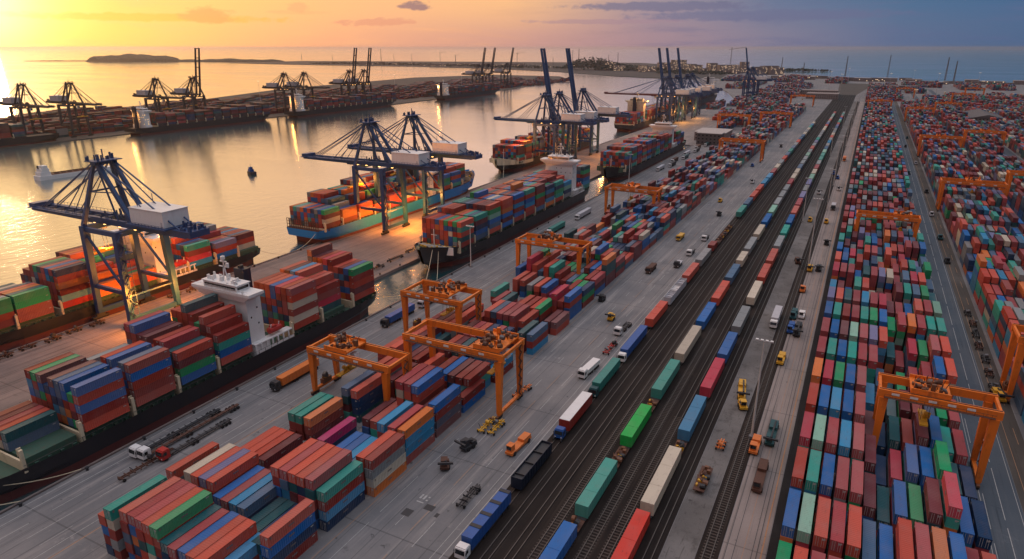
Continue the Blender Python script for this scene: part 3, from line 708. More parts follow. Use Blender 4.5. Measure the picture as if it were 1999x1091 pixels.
me.update(calc_edges=True)
ca = me.color_attributes.new('col', 'FLOAT_COLOR', 'CORNER'); ca.data.foreach_set('color', np.repeat(colr, 24, axis=0).ravel())
me.materials.append(M['contmass']); me.polygons.foreach_set('use_smooth', np.zeros(nf, bool)); me.validate()
o = link('container_stacks', me); tag(o, 'countless smaller red, blue and green containers stacked through yards and ships', 'containers', kind='stuff')

# ------------------------------------------------------------------ ship to shore cranes
def sts(loc, label, raised=False, mat=None, house=None, wd=10.0, sc=None, boomlen=None, group='ship to shore cranes', boommat=None, seed=1):
    mt = mat or M['sts']; hm = house or M['white']; bmm = boommat or mt
    r = empty('ship_to_shore_crane', loc, 0, label, 'crane', group)
    if sc: r.scale = (sc[0], sc[1], sc[2])
    gx, gy, pz = 9.6, wd, 37.0
    for sx_ in (-1, 1):
        for sy_ in (-1, 1):
            MB().beam((sx_ * gx, sy_ * gy, 2.6), (sx_ * gx, sy_ * (gy - 1.0), pz), 2.0, 1.8, 0, 2.4, 2.6).build('leg', mt, r)
            b = MB(); w_ = MB()
            for k in range(-3, 4):
                w_.cyl((sx_ * gx - .35, sy_ * gy + k * .95 - .0, .42), (sx_ * gx + .35, sy_ * gy + k * .95, .42), .42, 8)
            b.box(sx_ * gx - .55, sx_ * gx + .55, sy_ * gy - 3.2, sy_ * gy + 3.2, .75, 1.35)
            b.box(sx_ * gx - .7, sx_ * gx + .7, sy_ * gy - 1.6, sy_ * gy + 1.6, 1.35, 2.4)
            o = b.build('bogie', M['dark'], r); w_.build('wheel', M['tyre'], o)
        MB().beam((sx_ * gx, -gy, 3.2), (sx_ * gx, gy, 3.2), 1.3, 1.8).build('sill_beam', mt, r)
        b = MB(); b.beam((sx_ * gx, -gy, 12), (sx_ * gx, gy - .2, 12), .5, .5) if sx_ > 0 else None
        b.build('cross_tie', mt, r)
    b = MB()
    for sy_ in (-1, 1):
        b.beam((-gx, sy_ * (gy - .4), 13.5), (gx, sy_ * (gy - .4), 13.5), 1.2, 1.4) if sy_ > 0 or True else None
        b.beam((-gx + .5, sy_ * (gy - .9), 34), (gx - .5, sy_ * (gy - .3), 14.5), .7, .7)
        b.beam((-gx, sy_ * (gy - 1), pz - 1.2), (gx, sy_ * (gy - 1), pz - 1.2), 1.3, 1.8)
    b.beam((-gx, -gy + 1, pz - 1), (-gx, gy - 1, pz - 1), 1.6, 2.0); b.beam((gx, -gy + 1, pz - 1), (gx, gy - 1, pz - 1), 1.6, 2.0)
    b.build('portal_brace', mt, r)
    # main girder reaching back over the quay
    b = MB()
    for s_ in (-1, 1): b.box(-10, 40, s_ * 3.2 - .65, s_ * 3.2 + .65, pz, pz + 2.2)
    for x in (-9, 4, 16, 28, 39): b.box(x, x + .8, -2.5, 2.5, pz + .3, pz + 1.7)
    b.box(34, 43, -4.2, 4.2, pz + 2.3, pz + 2.6); b.box(40.1, 43, -4, 4, pz + .4, pz + 2.25)
    b.build('main_girder', mt, r)
    rr = random.Random(seed); b = MB()
    for k in range(20):
        x = rr.uniform(34, 42); y = rr.uniform(-3.8, 3.4); h_ = rr.uniform(.6, 2.4)
        b.box(x, x + rr.uniform(.3, 1.2), y, y + rr.uniform(.3, 1), pz + 2.6, pz + 2.6 + h_)
    for k in range(26):
        x = rr.uniform(-8, 10); y = rr.uniform(-3.6, 3.4); h_ = rr.uniform(.5, 2.6)
        b.box(x, x + rr.uniform(.2, .9), y, y + rr.uniform(.2, .7), pz + 2.25, pz + 2.25 + h_)
    b.build('winch_gear', mt, r)
    # boom (built flat, hinged at (-10, pz+1))
    bl = boomlen or (62 if raised else 43)
    a = R(79.5) if raised else 0
    def bt(x, y, z):
        ca_, sa = math.cos(a), math.sin(a)
        return (-10.2 - (x * ca_ - z * -sa * -1 if False else x * ca_ - z * sa), y, pz + 1 + (x * sa + z * ca_))
    b = MB()
    for s_ in (-1, 1):
        b.beam(bt(0, s_ * 2.9, 0), bt(bl, s_ * 2.9, 0), 1.5 if not raised else 2.0, 2.2, 0, 1.2 if not raised else 1.7, 1.6)
        if raised: b.beam(bt(0, s_ * 2.9, 2.2), bt(bl * .35, s_ * 2.9, .9), .4, .4)
    n = int(bl / 6)
    for k in range(n + 1):
        x = k * (bl - .6) / n
        if raised and k % 2: continue
        b.beam(bt(x, -2.4, 0), bt(x, 2.4, 0), .7 if k < n else 1.6, 1.0)
    if not raised:
        for s_ in (-1, 1):
            yy = s_ * 4.3
            b.beam(bt(2, yy, .9), bt(bl, yy, .6), .9, .12)
            b.beam(bt(2, yy + s_ * .4, 2.0), bt(bl, yy + s_ * .4, 1.7), .1, .1)
            k = 3
            while k < bl: b.beam(bt(k, yy + s_ * .4, .9), bt(k, yy + s_ * .4, 2.0), .1, .1); k += 2.4
        b.box(-10.2 - bl - 1.2, -10.2 - bl + .6, -4.6, 4.6, pz + 1.2, pz + 1.5)
        for k in range(9): b.box(-10.2 - bl + rr.uniform(-1, 2), -10.2 - bl + rr.uniform(2.1, 3), rr.uniform(-4, 0), rr.uniform(.2, 4), pz + 1.5, pz + rr.uniform(1.8, 3.2))
    b.build('boom', bmm, r)
    # apex frame
    ax, az_ = -4.2, 60.5
    b = MB()
    for s_ in (-1, 1):
        b.beam((-gx, s_ * (gy - 1), pz), (ax - 1, s_ * 3.0, az_), 1.4, 1.5, 0, 1.0, 1.0)
        b.beam((ax + .6, s_ * 3.0, az_ - .5), (gx + 1.6, s_ * 3.2, pz + 2.0), 1.3, 1.4)
        b.beam((-gx + 2.6, s_ * (gy - 4.4), 49.5), (2.4, s_ * 3, 49.5), .35, .35)
        b.beam((ax, s_ * 3.0, az_ - 1), (2.5, s_ * 3.1, pz + 2), .5, .5)
    b.beam((-7.2, -5.8, 49.5), (-7.2, 5.8, 49.5), .6, .6)
    b.build('apex_frame', mt, r)
    b = MB(); b.box(ax - 3.4, ax + 3.2, -5.2, 5.2, az_, az_ + .35); b.box(ax - 1.6, ax + 1.4, -4.2, 4.2, az_ - 1.2, az_ - .01)
    for k in range(16):
        x = ax + rr.uniform(-3.2, 2.6); y = rr.uniform(-5, 4.5); b.box(x, x + rr.uniform(.15, 1.0), y, y + rr.uniform(.15, .9), az_ + .36, az_ + rr.uniform(.8, 2.4))
    b.beam((ax, 0, az_ + .3), (ax, 0, az_ + 4.2), .35, .35)
    b.build('apex_platform', mt, r)
    b = MB()
    if not raised:
        for s_ in (-1, 1):
            for fr, w_ in ((.84, .35), (.80, .3), (.46, .3), (.34, .25)):
                b.beam((ax - 1, s_ * 3.0, az_), bt(bl * fr, s_ * 2.9, 1.0), w_, w_)
    else:
        for s_ in (-1, 1):
            b.beam((ax - 1, s_ * 3.0, az_), bt(bl * .28, s_ * 2.9, .8), .35, .35); b.beam((ax - 1, s_ * 3.0, az_ - 1), bt(bl * .22, s_ * 2.9, .8), .35, .35)
    for s_ in (-1, 1):
        b.beam((ax + .8, s_ * 3.0, az_), (37.5, s_ * 3.2, pz + 2.2), .42, .42)
        b.beam((ax + .8, s_ * 2.4, az_), (26.5, s_ * 3.2, pz + 2.2), .3, .3)
        b.beam((gx + 6, s_ * 3.1, pz + 12.6), (gx + 6, s_ * 3.1, pz + 8.4), .18, .18); b.beam((gx + 6, s_ * 3.1, pz + 8.4), (gx + 13, s_ * 3.1, pz + 8.6), .18, .18)
    b.build('stay_rods', mt, r)
    # machinery house
    hx0, hx1 = 13.5, 31.5
    b = MB(); b.box(hx0, hx1, -5.2, 5.2, pz + 3.0, pz + 8.6)
    b.prism([(hx0 - .2, -5.4), (hx1 + .2, -5.4), (hx1 + .2, 5.4), (hx0 - .2, 5.4)], pz + 8.6, pz + 8.85)
    hh = b.build('machinery_house', hm, r)
    b = MB(); b.box(hx0 - 1.4, hx1 + 1.6, -6.6, 6.4, pz + 2.4, pz + 2.85)
    for k in range(12): b.box(hx0 - 1.3 + k * 1.8, hx0 - 1.2 + k * 1.8, -6.55, -6.45, pz + 2.85, pz + 3.9)
    b.box(hx0 - 1.3, hx1 + 1.4, -6.6, -6.5, pz + 3.85, pz + 3.95)
    b.build('walkway', mt, r)
    MB().box(hx1 - 1.6, hx1 - .8, -5.24, -5.19, pz + 3.0, pz + 5.0).build('door', M['canvas'], hh)
    # stair tower
    b = MB()
    for k in range(12):
        z0 = 4 + k * 2.7; s_ = 1 if k % 2 else -1
        b.beam((gx + 1.7, -gy + .6 - s_ * .9, z0), (gx + 1.7, -gy + .6 + s_ * .9, z0 + 2.7), .7, .18)
        b.box(gx + 1.0, gx + 2.7, -gy + .6 + s_ * .9 - .5, -gy + .6 + s_ * .9 + .5, z0 + 2.68, z0 + 2.82)
        b.box(gx + 2.6, gx + 2.68, -gy - .6, -gy + 1.9, z0 + 3.6, z0 + 3.68)
    for y in (-gy - .9, -gy + 2.1): b.box(gx + 2.6, gx + 2.72, y - .06, y + .06, 2, 36)
    b.build('stair_tower', mt, r)
    # trolley, cab and spreader
    tx = -18 if not raised else 2
    b = MB(); b.box(tx - 3, tx + 3, -2.4, 2.4, pz - .9, pz - .2); tr = b.build('trolley', mt, r)
    b = MB(); b.box(tx + 1.0, tx + 3.6, .4, 2.4, pz - 4.0, pz - .95); cb = b.build('operator_cab', M['white'], r)
    MB().box(tx + .96, tx + 1.0, .5, 2.3, pz - 3.6, pz - 1.8).build('cab_window', M['glass'], cb)
    b = MB()
    for x in (-1.2, 1.2):
        for y in (-1.6, 1.6): b.beam((tx + x, y, pz - .9), (tx + x, y * 2, 24), .1, .1)
    b.build('hoist_cable', M['dark'], r)
    b = MB(); b.box(tx - 1.1, tx + 1.1, -6, 6, 23.2, 24.0); b.box(tx - 1.3, tx + 1.3, -1.4, 1.4, 24.0, 24.7); b.build('spreader', M['yellow'], r)
    b = MB()
    for x in (-12, -6, 3, 12):
        for s_ in (-1, 1): b.box(x - .5, x + .5, s_ * 3.2 - .3, s_ * 3.2 + .3, pz - .35, pz - .02)
    b.build('floodlight', M['lampw'], r)
    return r
XC = -243.4
A1 = sts((XC, 150.0, 0), 'blue ship to shore crane with white machinery house, nearest on the pier', seed=1)
A2 = copy_tree(A1, (XC + 2.5, 301, 0), 0, 'blue crane with lowered boom over the stern of the light blue ship')
A3 = copy_tree(A1, (XC + .5, 344, 0), 0, 'blue crane with lowered boom over the middle of the light blue ship')
A4 = copy_tree(A1, (XC - 3, 548, 0), 0, 'blue crane with lowered boom beside the cream bowed ship')
B1 = sts((XC - 1, 574, 0), 'first blue crane with its boom raised to the horizon', True, seed=2)
B2 = copy_tree(B1, (XC + .5, 628, 0), 0, 'second blue crane with raised boom, behind the first raised one')
A5 = sts((XC - 2, 935, 0), 'crane with long dull red boom lowered over the channel', False, boomlen=78, boommat=M['stsred'], seed=3)
B3 = copy_tree(B1, (XC - 3, 962, 0), 0, 'left one of three close raised cranes in the distance')
B4 = copy_tree(B1, (XC + 2, 985, 0), 0, 'middle one of three close raised cranes in the distance')
B5 = copy_tree(B1, (XC + 6, 1030, 0), 0, 'right one of three close raised cranes in the distance')
A6 = copy_tree(A1, (XC + 2, 1080, 0), 0, 'blue crane with lowered boom behind the three raised ones')
B6 = copy_tree(B1, (-212, 1480, 0), 0, 'far dark crane with raised boom beside the dark distant ship')
A7 = copy_tree(A1, (-214, 1440, 0), 0, 'far blue crane with lowered boom beside the dark distant ship')
D1 = sts((-846, 435, 0), 'dark crane with lowered boom at the left edge of the opposite terminal', False, M['stsfar'], M['canvas'], group='cranes of the opposite terminal', seed=4)
D1.rotation_euler.z = PI
def opp(src, x, y, lab): return copy_tree(src, (x, y, 0), PI, lab, 'cranes of the opposite terminal')
opp(D1, -830, 478, 'second dark lowered crane from the left on the opposite terminal')
opp(D1, -835, 592, 'dark lowered crane behind the moored ship over the channel')
D2 = sts((-830, 645, 0), 'dark raised crane behind the moored ship over the channel', True, M['stsfar'], M['canvas'], group='cranes of the opposite terminal', seed=5)
D2.rotation_euler.z = PI
opp(D1, -830, 812, 'left of two lowered cranes behind the lit ship over the channel')
opp(D1, -826, 852, 'right of two lowered cranes behind the lit ship over the channel')
opp(D2, -828, 966, 'left of two raised cranes over the lit ship')
opp(D2, -825, 1002, 'right of two raised cranes over the lit ship')
opp(D2, -838, 1442, 'left of two leaning raised cranes by the farthest lit ship')
opp(D2, -838, 1490, 'middle raised crane by the farthest lit ship')
opp(D2, -845, 1600, 'last raised crane at the far end of the opposite terminal')

# ------------------------------------------------------------------ yard gantry cranes
def clutter(b, x0, x1, y0, y1, z0, zmax, n, r):
    for k in range(n):
        x = r.uniform(x0, x1); y = r.uniform(y0, y1); q = r.random(); h_ = r.uniform(.4, zmax)
        if q < .45: b.box(x, x + r.uniform(.3, 1.3), y, y + r.uniform(.3, 1.1), z0, z0 + h_, r.choice([0, 0, 1, 2]))
        elif q < .75: b.cyl((x, y, z0 + r.uniform(.5, 1.4)), (x + r.uniform(.7, 1.4), y, z0 + r.uniform(.5, 1.4)), r.uniform(.35, .75), 9, r.choice([0, 1, 3]))
        else: b.beam((x, y, z0), (x + r.uniform(-1, 1), y + r.uniform(-1, 1), z0 + h_ + .5), .14, .14, 1)
def rtg(x0, x1, y0, dep, h, label, tro=.3, seed=1, det=True):
    r = empty('yard_gantry_crane', ((x0 + x1) / 2, y0 + dep / 2, 0), 0, label, 'crane', 'orange yard gantry cranes')
    rr = random.Random(seed); hx, hy = (x1 - x0) / 2, dep / 2
    for sx_ in (-1, 1):
        for sy_ in (-1, 1):
            MB().frus((sx_ * hx, sy_ * hy, 1.5, .60, .55), (sx_ * hx, sy_ * (hy - .3), h - 2.0, .98, .85)).build('leg', M['rtg'], r)
            b = MB(); b.box(sx_ * hx - .35, sx_ * hx + .35, sy_ * hy - 1.6, sy_ * hy + 1.6, .75, 1.15); o = b.build('bogie', M['grime'], r)
            b = MB()
            for k in (-1.1, 0, 1.1): b.cyl((sx_ * hx - .3, sy_ * hy + k, .5), (sx_ * hx + .3, sy_ * hy + k, .5), .5, 10)
            b.build('wheel', M['tyre'], o)
        MB().box(sx_ * hx - .45, sx_ * hx + .45, -hy - .5, hy + .5, 1.15, 1.9).build('sill_beam', M['rtg'], r)
    for sy_ in (-1, 1):
        yb = sy_ * (hy - .3)
        b = MB(); b.box(-hx - 1.4, hx + 1.4, yb - .62, yb + .62, h - 2.0, h)
        o = b.build('main_girder', M['rtg'], r)
        b = MB(); b.box(-hx - 1.2, hx + 1.2, yb - .12, yb + .12, h + .02, h + .16); b.build('trolley_rail', M['grime'], o)
        if sy_ < 0:
            b = MB()
            for k in range(5):
                x = -hx + 1.5 + k * (2 * hx - 6) / 4.3
                b.box(x, x + 1.7, yb - .66, yb - .622, h - 1.1, h - .45)
            b.build('warning_plate', M['white'], o)
            b = MB(); b.box(-hx, hx, yb - 1.5, yb - .64, h - 1.7, h - 1.62)
            for k in range(14): b.box(-hx + k * 2 * hx / 13.5, -hx + k * 2 * hx / 13.5 + .06, yb - 1.48, yb - 1.42, h - 1.62, h - .7)
            b.box(-hx, hx, yb - 1.5, yb - 1.44, h - .72, h - .66)
            b.build('walkway', M['rust'], r)
    b = MB()
    for sx_ in (-1, 1): MB().box(sx_ * (hx + 1.0) - .3, sx_ * (hx + 1.0) + .3, -hy + .93, hy - .93, h - 1.2, h - .2).build('end_tie', M['rtg'], r)
    tx = -hx + tro * 2 * hx; b = MB()
    b.box(tx - 4.2, tx + 4.2, -hy + .4, hy - .4, h + .2, h + .7)
    for s_ in (-1, 1): b.box(tx - 4.2, tx + 4.2, s_ * (hy - .6) - .15, s_ * (hy - .6) + .15, h + .7, h + 1.5)
    tr = b.build('trolley', M['rtg'], r)
    b = MB(); clutter(b, tx - 4, tx + 3.2, -hy + .6, hy - 1.4, h + .7, 2.2, 46 if det else 14, rr)
    b.build('winch_gear', [M['grime'], M['rust'], M['rtg'], M['steel']], tr)
    b = MB(); b.box(tx + 2.4, tx + 4.2, -1, 1, h - 3.6, h - 1.3); cb = b.build('operator_cab', M['white'], r)
    MB().box(tx + 2.36, tx + 2.4, -.9, .9, h - 3.2, h - 2).build('cab_window', M['glass'], cb)
    zs = max(5.6, h - 8); b = MB()
    for y in (-1.5, 1.5):
        for x in (-.8, .8): b.beam((tx + x, y, h + .3), (tx + x, y * 1.6, zs + .5), .08, .08)
    b.build('hoist_cable', M['dark'], r)
    b = MB(); b.box(tx - .9, tx + .9, -4.2, 4.2, zs, zs + .4); clutter(b, tx - .8, tx + .3, -1.6, 1.2, zs + .4, .9, 8, rr); b.build('spreader', [M['yellow']] * 4, r)
    b = MB()
    for k in range(int((h - 3) / 1.4)):
        s_ = 1 if k % 2 else -1; z0 = 2 + k * 1.4
        b.beam((hx + .9, hy - 1.6 - s_ * .7, z0), (hx + .9, hy - 1.6 + s_ * .7, z0 + 1.4), .5, .12)
    for s_ in (-1, 1): b.box(hx + 1.1, hx + 1.18, hy - 1.6 + s_ * .9, hy - 1.52 + s_ * .9, 1.5, h - 1)
    b.build('ladder', M['rust'], r)
    b = MB(); b.box(-hx - .7, -hx + .7, -1.8, 1.8, 1.92, 3.4); clutter(b, -hx - .6, -hx - .1, -1.6, .8, 3.4, .8, 6, rr); b.build('power_pack', [M['grime'], M['rust'], M['yellow'], M['steel']], r)
    return r
rtg(-136.4, -109.0, 133.0, 10, 15.6, 'orange yard gantry crane nearest the black ship, heaped with machinery', .33, 1)
rtg(-110.6, -79.6, 146.0, 13, 20.0, 'orange yard gantry crane standing with one side on the service road', .86, 2)
rtg(-137.2, -114.5, 181.0, 14, 17.6, 'orange yard gantry crane beside the glowing water of the basin', .62, 3)
rtg(-132.4, -102.3, 262.0, 12, 17.2, 'orange yard gantry crane behind the bow of the second black ship', .42, 4)
rtg(-137.0, -106.5, 394.0, 13, 17.5, 'orange yard gantry crane by the stern of the second black ship', .45, 5, False)
Rf = rtg(-116.5, -79.0, 648.0, 14, 19.0, 'first orange gantry crane beyond the quay block bend, seen small', .5, 6, False)
def rc(x, y, lab, rz=0): return copy_tree(Rf, (x, y, 0), rz, lab)
rc(-148, 905, 'orange gantry crane on the open apron beyond the third quay ship')
rc(-104, 960, 'distant orange gantry crane over the far part of the quay block')
rc(-104, 1330, 'farthest small orange gantry crane over the quay block')
rtg(14.6, 37.4, 171.5, 9.5, 20.6, 'big orange gantry crane over the track side block, nearest the camera', .42, 7)
rtg(5.0, 31.6, 383.0, 9, 18.6, 'orange gantry crane over the middle of the track side block', .75, 8, False)
R2 = rtg(50.6, 85.0, 224.0, 11, 21.0, 'orange gantry crane cut off by the frame edge past the wide road', .6, 9, False)
R3 = rtg(51.0, 83.6, 500.0, 12, 20.0, 'orange gantry crane over the block past the wide road, before the bend', .5, 10, False)
for k, (x, y, l) in enumerate([(67.5, 760, 'third orange gantry crane along the block past the wide road'), (67.5, 1120, 'fourth orange gantry crane along the block past the wide road'), (110.5, 560, 'nearest orange gantry crane over the third block'), (110.5, 830, 'second orange gantry crane over the third block'),
                             (110.5, 1240, 'third orange gantry crane over the third block'), (154, 720, 'nearest orange gantry crane beyond the third block'), (193, 930, 'orange gantry crane in the crowded yard at the frame edge'), (232, 1150, 'orange gantry crane deep in the crowded yard'),
                             (271, 1240, 'orange gantry crane near the sea at the frame edge'), (154, 1500, 'small orange gantry crane near the sea shore'), (67, 1650, 'tiny orange gantry crane before the sea'), (195, 1720, 'tiny orange gantry crane behind the crowded yard'), (18, 1250, 'orange gantry crane at the far end of the track side block'), (310, 1500, 'farthest orange gantry crane at the frame edge')]):
    copy_tree(R3, (x, y, 0), 0, l)

# ------------------------------------------------------------------ ships
def ship(name_label, cat, xc, y0, L, beam, zd, hull, bow, house=None, deck=None, bulk=None, group='container ships', rails=True, sheer=3.4, extras=1, wl=1.5, bays=None, lit=None, zb=None, housemat=None, seedn=1, bowmat=None):
    """bow=-1: bow at y0 facing the camera; bow=+1: stern at y0. house=(y offset from y0, depth, top z)"""
    r = empty('container_ship', (xc, y0, 0), 0, name_label, cat, group)
    rr = random.Random(seedn)
    hb = beam / 2; deck = deck or M['deck']
    def yy(t): return (1 - t) * L if bow < 0 else t * L
    st = [(0, .80, .50, 0), (.03, .92, .72, 0), (.08, 1, .92, 0), (.2, 1, 1, 0), (.5, 1, 1, 0), (.78, 1, 1, 0), (.86, .97, .84, .15), (.91, .86, .58, .42), (.95, .66, .30, .7), (.98, .38, .10, .9), (1.0, .07, .012, 1)]
    def sect(t, fd, fw_, sh): return [(hb * fd, zd + 1.1 + sheer * sh), (hb * (fd * .75 + fw_ * .25), zd * .55), (hb * fw_, wl), (hb * fw_ * .97, -3.0)]
    for nm, rng, mt in (('hull', (0, 1, 2), hull), ('boot_top', (2, 3), M['boot'])):
        b = MB()
        for s_ in (-1, 1):
            prev = None
            for t_, fd, fw_, sh in st:
                p = sect(t_, fd, fw_, sh); y_off = (.0 if t_ < .9 else 0)
                rake = (L * .018 * (t_ - .9) / .1 if t_ > .9 else 0)
                cur = []
                for k in rng:
                    yk = yy(t_) + (-1 if bow < 0 else 1) * (0 if k == 0 else -rake * (k * 1.1)) * 1.0
                    if t_ == 0 and k >= 2: yk = yy(.028)
                    cur.append((s_ * p[k][0], yk, p[k][1]))
                if prev:
                    for k in range(len(rng) - 1): b.add([prev[k], cur[k], cur[k + 1], prev[k + 1]], [(0, 1, 2, 3)])
                prev = cur
        # transom
        p = sect(*st[0]); 
        for k in range(len(rng) - 1):
            a_, c_ = rng[k], rng[k + 1]; ya = yy(0) if a_ < 2 else yy(.028); yc = yy(0) if c_ < 2 else yy(.028)
            b.add([(-p[a_][0], ya, p[a_][1]), (p[a_][0], ya, p[a_][1]), (p[c_][0], yc, p[c_][1]), (-p[c_][0], yc, p[c_][1])], [(0, 1, 2, 3)])
        b.build(nm, mt, r)
    if bowmat:
        b = MB()
        for s_ in (-1, 1):
            prev = None
            for t_, fd, fw_, sh in st[5:]:
                p = sect(t_, fd, fw_, sh); q = .62
                a_ = (s_ * (p[0][0] + .12), yy(t_) - (0.1 if bow < 0 else -.1), p[0][1] + .05); c_ = (s_ * (p[0][0] * (1 - q) + p[1][0] * q + .12), yy(t_) - (.1 if bow < 0 else -.1), p[0][1] * (1 - q) + p[1][1] * q)
                if prev: b.add([prev[0], a_, c_, prev[1]], [(0, 1, 2, 3)])
                prev = (a_, c_)
        b.build('bow_bulwark', bowmat, r)
    b = MB(); left = []; right = []
    for t_, fd, fw_, sh in st:
        z = zd + sheer * sh; left.append((-hb * fd * .985, yy(t_) + (.15 if (t_ == 0) == (bow > 0) and t_ in (0,) else 0), z)); right.append((hb * fd * .985, left[-1][1], z))
    for k in range(len(st) - 1): b.add([left[k], right[k], right[k + 1], left[k + 1]], [(0, 1, 2, 3)])
    dk = b.build('deck', deck, r)
    sgn = -1 if bow < 0 else 1
    def ys(t): return yy(t)
    # forecastle gear and breakwater
    b = MB(); zf = zd + sheer * .7
    for k in range(34):
        t_ = rr.uniform(.905, .975); wmax = hb * (1 - (t_ - .9) * 9.0) * .8; x = rr.uniform(-wmax, wmax); y = yy(t_); q = rr.random()
        z0 = zd + sheer * (.40 + (t_ - .905) * 7.2)
        if q < .5: b.box(x, x + rr.uniform(.3, 1.2), y, y + rr.uniform(.3, 1.2), z0, z0 + rr.uniform(.3, 1.3), rr.choice([0, 1, 2]))
        else: b.cyl((x, y, z0 + .6), (x + rr.uniform(.6, 1.6), y, z0 + .6), rr.uniform(.3, .6), 8, rr.choice([0, 1, 2]))
    b.build('windlass', [M['deckbrown'], M['yellow'], M['steel']], r)
    b = MB(); yb = yy(.885) if not (bays and bow < 0) else bays[0] - y0 - 6.2; h_ = 5.2
    for s_ in (-1, 1):
        v = [(0, yb + sgn * 3.4, zd + .3), (s_ * hb * .9, yb, zd + .3), (s_ * hb * .9, yb, zd + h_ - 1.2), (0, yb + sgn * 3.4, zd + h_)]
        v2 = [(a, c - sgn * .25, e) for a, c, e in v]
        b.add(v + v2, [(0, 1, 2, 3), (7, 6, 5, 4), (3, 2, 6, 7), (1, 5, 6, 2), (0, 3, 7, 4)])
    b.build('breakwater', bulk or M['white'], r)
    b = MB(); yb = yy(.93); b.cyl((0, yb, zd + 2), (0, yb, zd + 12), .3, 8, 0, .15); b.box(-1.6, 1.6, yb - .1, yb + .1, zd + 9, zd + 9.2); b.build('foremast', M['white'], r)
    # lashing bridges between bays
    if bays:
        zc = (zb or zd + 2); lbm = M['cream'] if rr.random() < .6 else M['deckbrown']
        for y in bays:
            b = MB(); yl = y - y0 - .85
            b.box(-hb + .9, hb - .9, yl - .25, yl + .25, zd + .05, zc + .1)
            for s_ in (-1, 1):
                b.box(s_ * (hb - .7) - .35, s_ * (hb - .7) + .35, yl - .4, yl + .4, zd + .05, zc + 3.2)
                b.box(s_ * (hb - 1.3) - .1, s_ * (hb - 1.3) + .1, yl - .5, yl + .5, zc + 1.6, zc + 3.6)
            b.build('lashing_bridge', lbm, r)
        for y in bays:
            yl = y - y0; b = MB()
            b.box(-hb + 1.6, hb - 1.6, yl + .2, yl + 12, zd + .02, zc - .03)
            for k in range(4):
                q = yl + 1.5 + k * 3
                b.box(hb - 1.25, hb - .75, q, q + .9, zd + .05, zd + 1.2); b.box(-hb + .75, -hb + 1.25, q, q + .9, zd + .05, zd + 1.2)
            b.build('hatch_cover', deck, r)
    if rails:
        b = MB()
        for s_ in (-1, 1):
            y_ = L * .12
            while y_ < L * .84:
                yp = y_ if bow > 0 else L - y_
                b.box(s_ * hb * .985 - .05, s_ * hb * .985 + .05, yp, yp + .1, zd + 1.1, zd + 2.1); y_ += 2.6
            ya, yb_ = sorted((yy(.12), yy(.84))); b.box(s_ * hb * .985 - .04, s_ * hb * .985 + .04, ya, yb_, zd + 2.08, zd + 2.16)
        b.build('railing', M['steel'], r)
    if house:
        hy, hd, hz = house; wm = housemat or M['white']
        b = MB(); b.box(-hb * .93, hb * .93, hy, hy + hd, zd + .05, zd + 3.6)
        b.box(-hb * .80, hb * .80, hy + .4, hy + hd - .4, zd + 3.6, hz - 3)
        dh = b.build('deckhouse', wm, r)
        f0 = hy if sgn < 0 else hy + hd
        b = MB()
        fy0, fy1 = (hy - 1.2, hy + hd - 1.5) if sgn < 0 else (hy + 1.5, hy + hd + 1.2)
        b.frus((0, (fy0 + fy1) / 2, hz - 5.2, hb * .80, (fy1 - fy0) / 2 - .8), (0, (fy0 + fy1) / 2, hz - 3, hb * 1.08, (fy1 - fy0) / 2))
        b.box(-hb * 1.08, hb * 1.08, fy0, fy1, hz - 3.0, hz - 2.1)
        b.box(-hb * .62, hb * .62, fy0 + .5, fy1 - .6, hz - 2.1, hz)
        b.box(-hb * .66, hb * .66, fy0 + .2, fy1 - .4, hz, hz + .22)
        br = b.build('bridge', wm, r)
        b = MB(); b.box(-hb * .58, hb * .58, fy0 + .44, fy0 + .49, hz - 1.5, hz - .6); b.box(-hb * .58, hb * .58, fy1 - .59, fy1 - .54, hz - 1.5, hz - .6)
        for s_ in (-1, 1): b.box(s_ * (hb * .62 + .02) - .02, s_ * (hb * .62 + .02) + .02, fy0 + .9, fy1 - 1, hz - 1.5, hz - .6)
        b.build('bridge_window', M['glass'], br)
        b = MB(); z = zd + 4.6
        while z < hz - 6:
            for k in range(6):
                if rr.random() < .55: continue
                x = -hb * .7 + k * hb * .27
                for f_ in (hy + .37, hy + hd - .4): b.box(x, x + .5, f_ - .01, f_ + .04, z, z + .6)
            for s_ in (-1, 1):
                for k in range(2):
                    if rr.random() < .4: continue
                    q = hy + 1.5 + k * hd * .4; b.box(s_ * hb * .80 - .03, s_ * hb * .80 + .03, q, q + .5, z, z + .6)
            z += 2.7
        b.build('porthole', lit or M['glass'], dh)
        b = MB()
        for k in range(26):
            x = rr.uniform(-hb * .6, hb * .55); y = rr.uniform(fy0 + .6, fy1 - 1.2); h_ = rr.uniform(.3, 1.6)
            b.box(x, x + rr.uniform(.15, .9), y, y + rr.uniform(.15, .9), hz + .22, hz + .22 + h_)
        for k in range(10):
            x = rr.uniform(-hb, hb); b.box(x, x + .12, fy0 + .1, fy0 + .2, hz - 2.1, hz - 1.1)
        b.box(-hb * 1.06, hb * 1.06, fy0 + .08, fy0 + .16, hz - 1.15, hz - 1.05)
        b.build('rooftop_gear', wm, r)
        b = MB(); my = (fy0 + fy1) / 2
        for s_ in (-1, 1): b.beam((s_ * 1.0, my, hz + .2), (0, my, hz + 5.5), .3, .3)
        b.beam((0, my, hz + 4), (0, my, hz + 8.5), .3, .3); b.box(-2.2, 2.2, my - .15, my + .15, hz + 4.6, hz + 4.9); b.box(-1.4, 1.4, my - .2, my + .2, hz + 6.3, hz + 6.7)
        b.cyl((0, my, hz + 7.2), (0, my, hz + 8.2), .7, 8); b.cyl((1.6, my, hz + 4.9), (1.6, my, hz + 6.1), .55, 8)
        b.build('mast', wm, r)
        fy = hy + hd + 2.0 if sgn < 0 else hy - 3.6
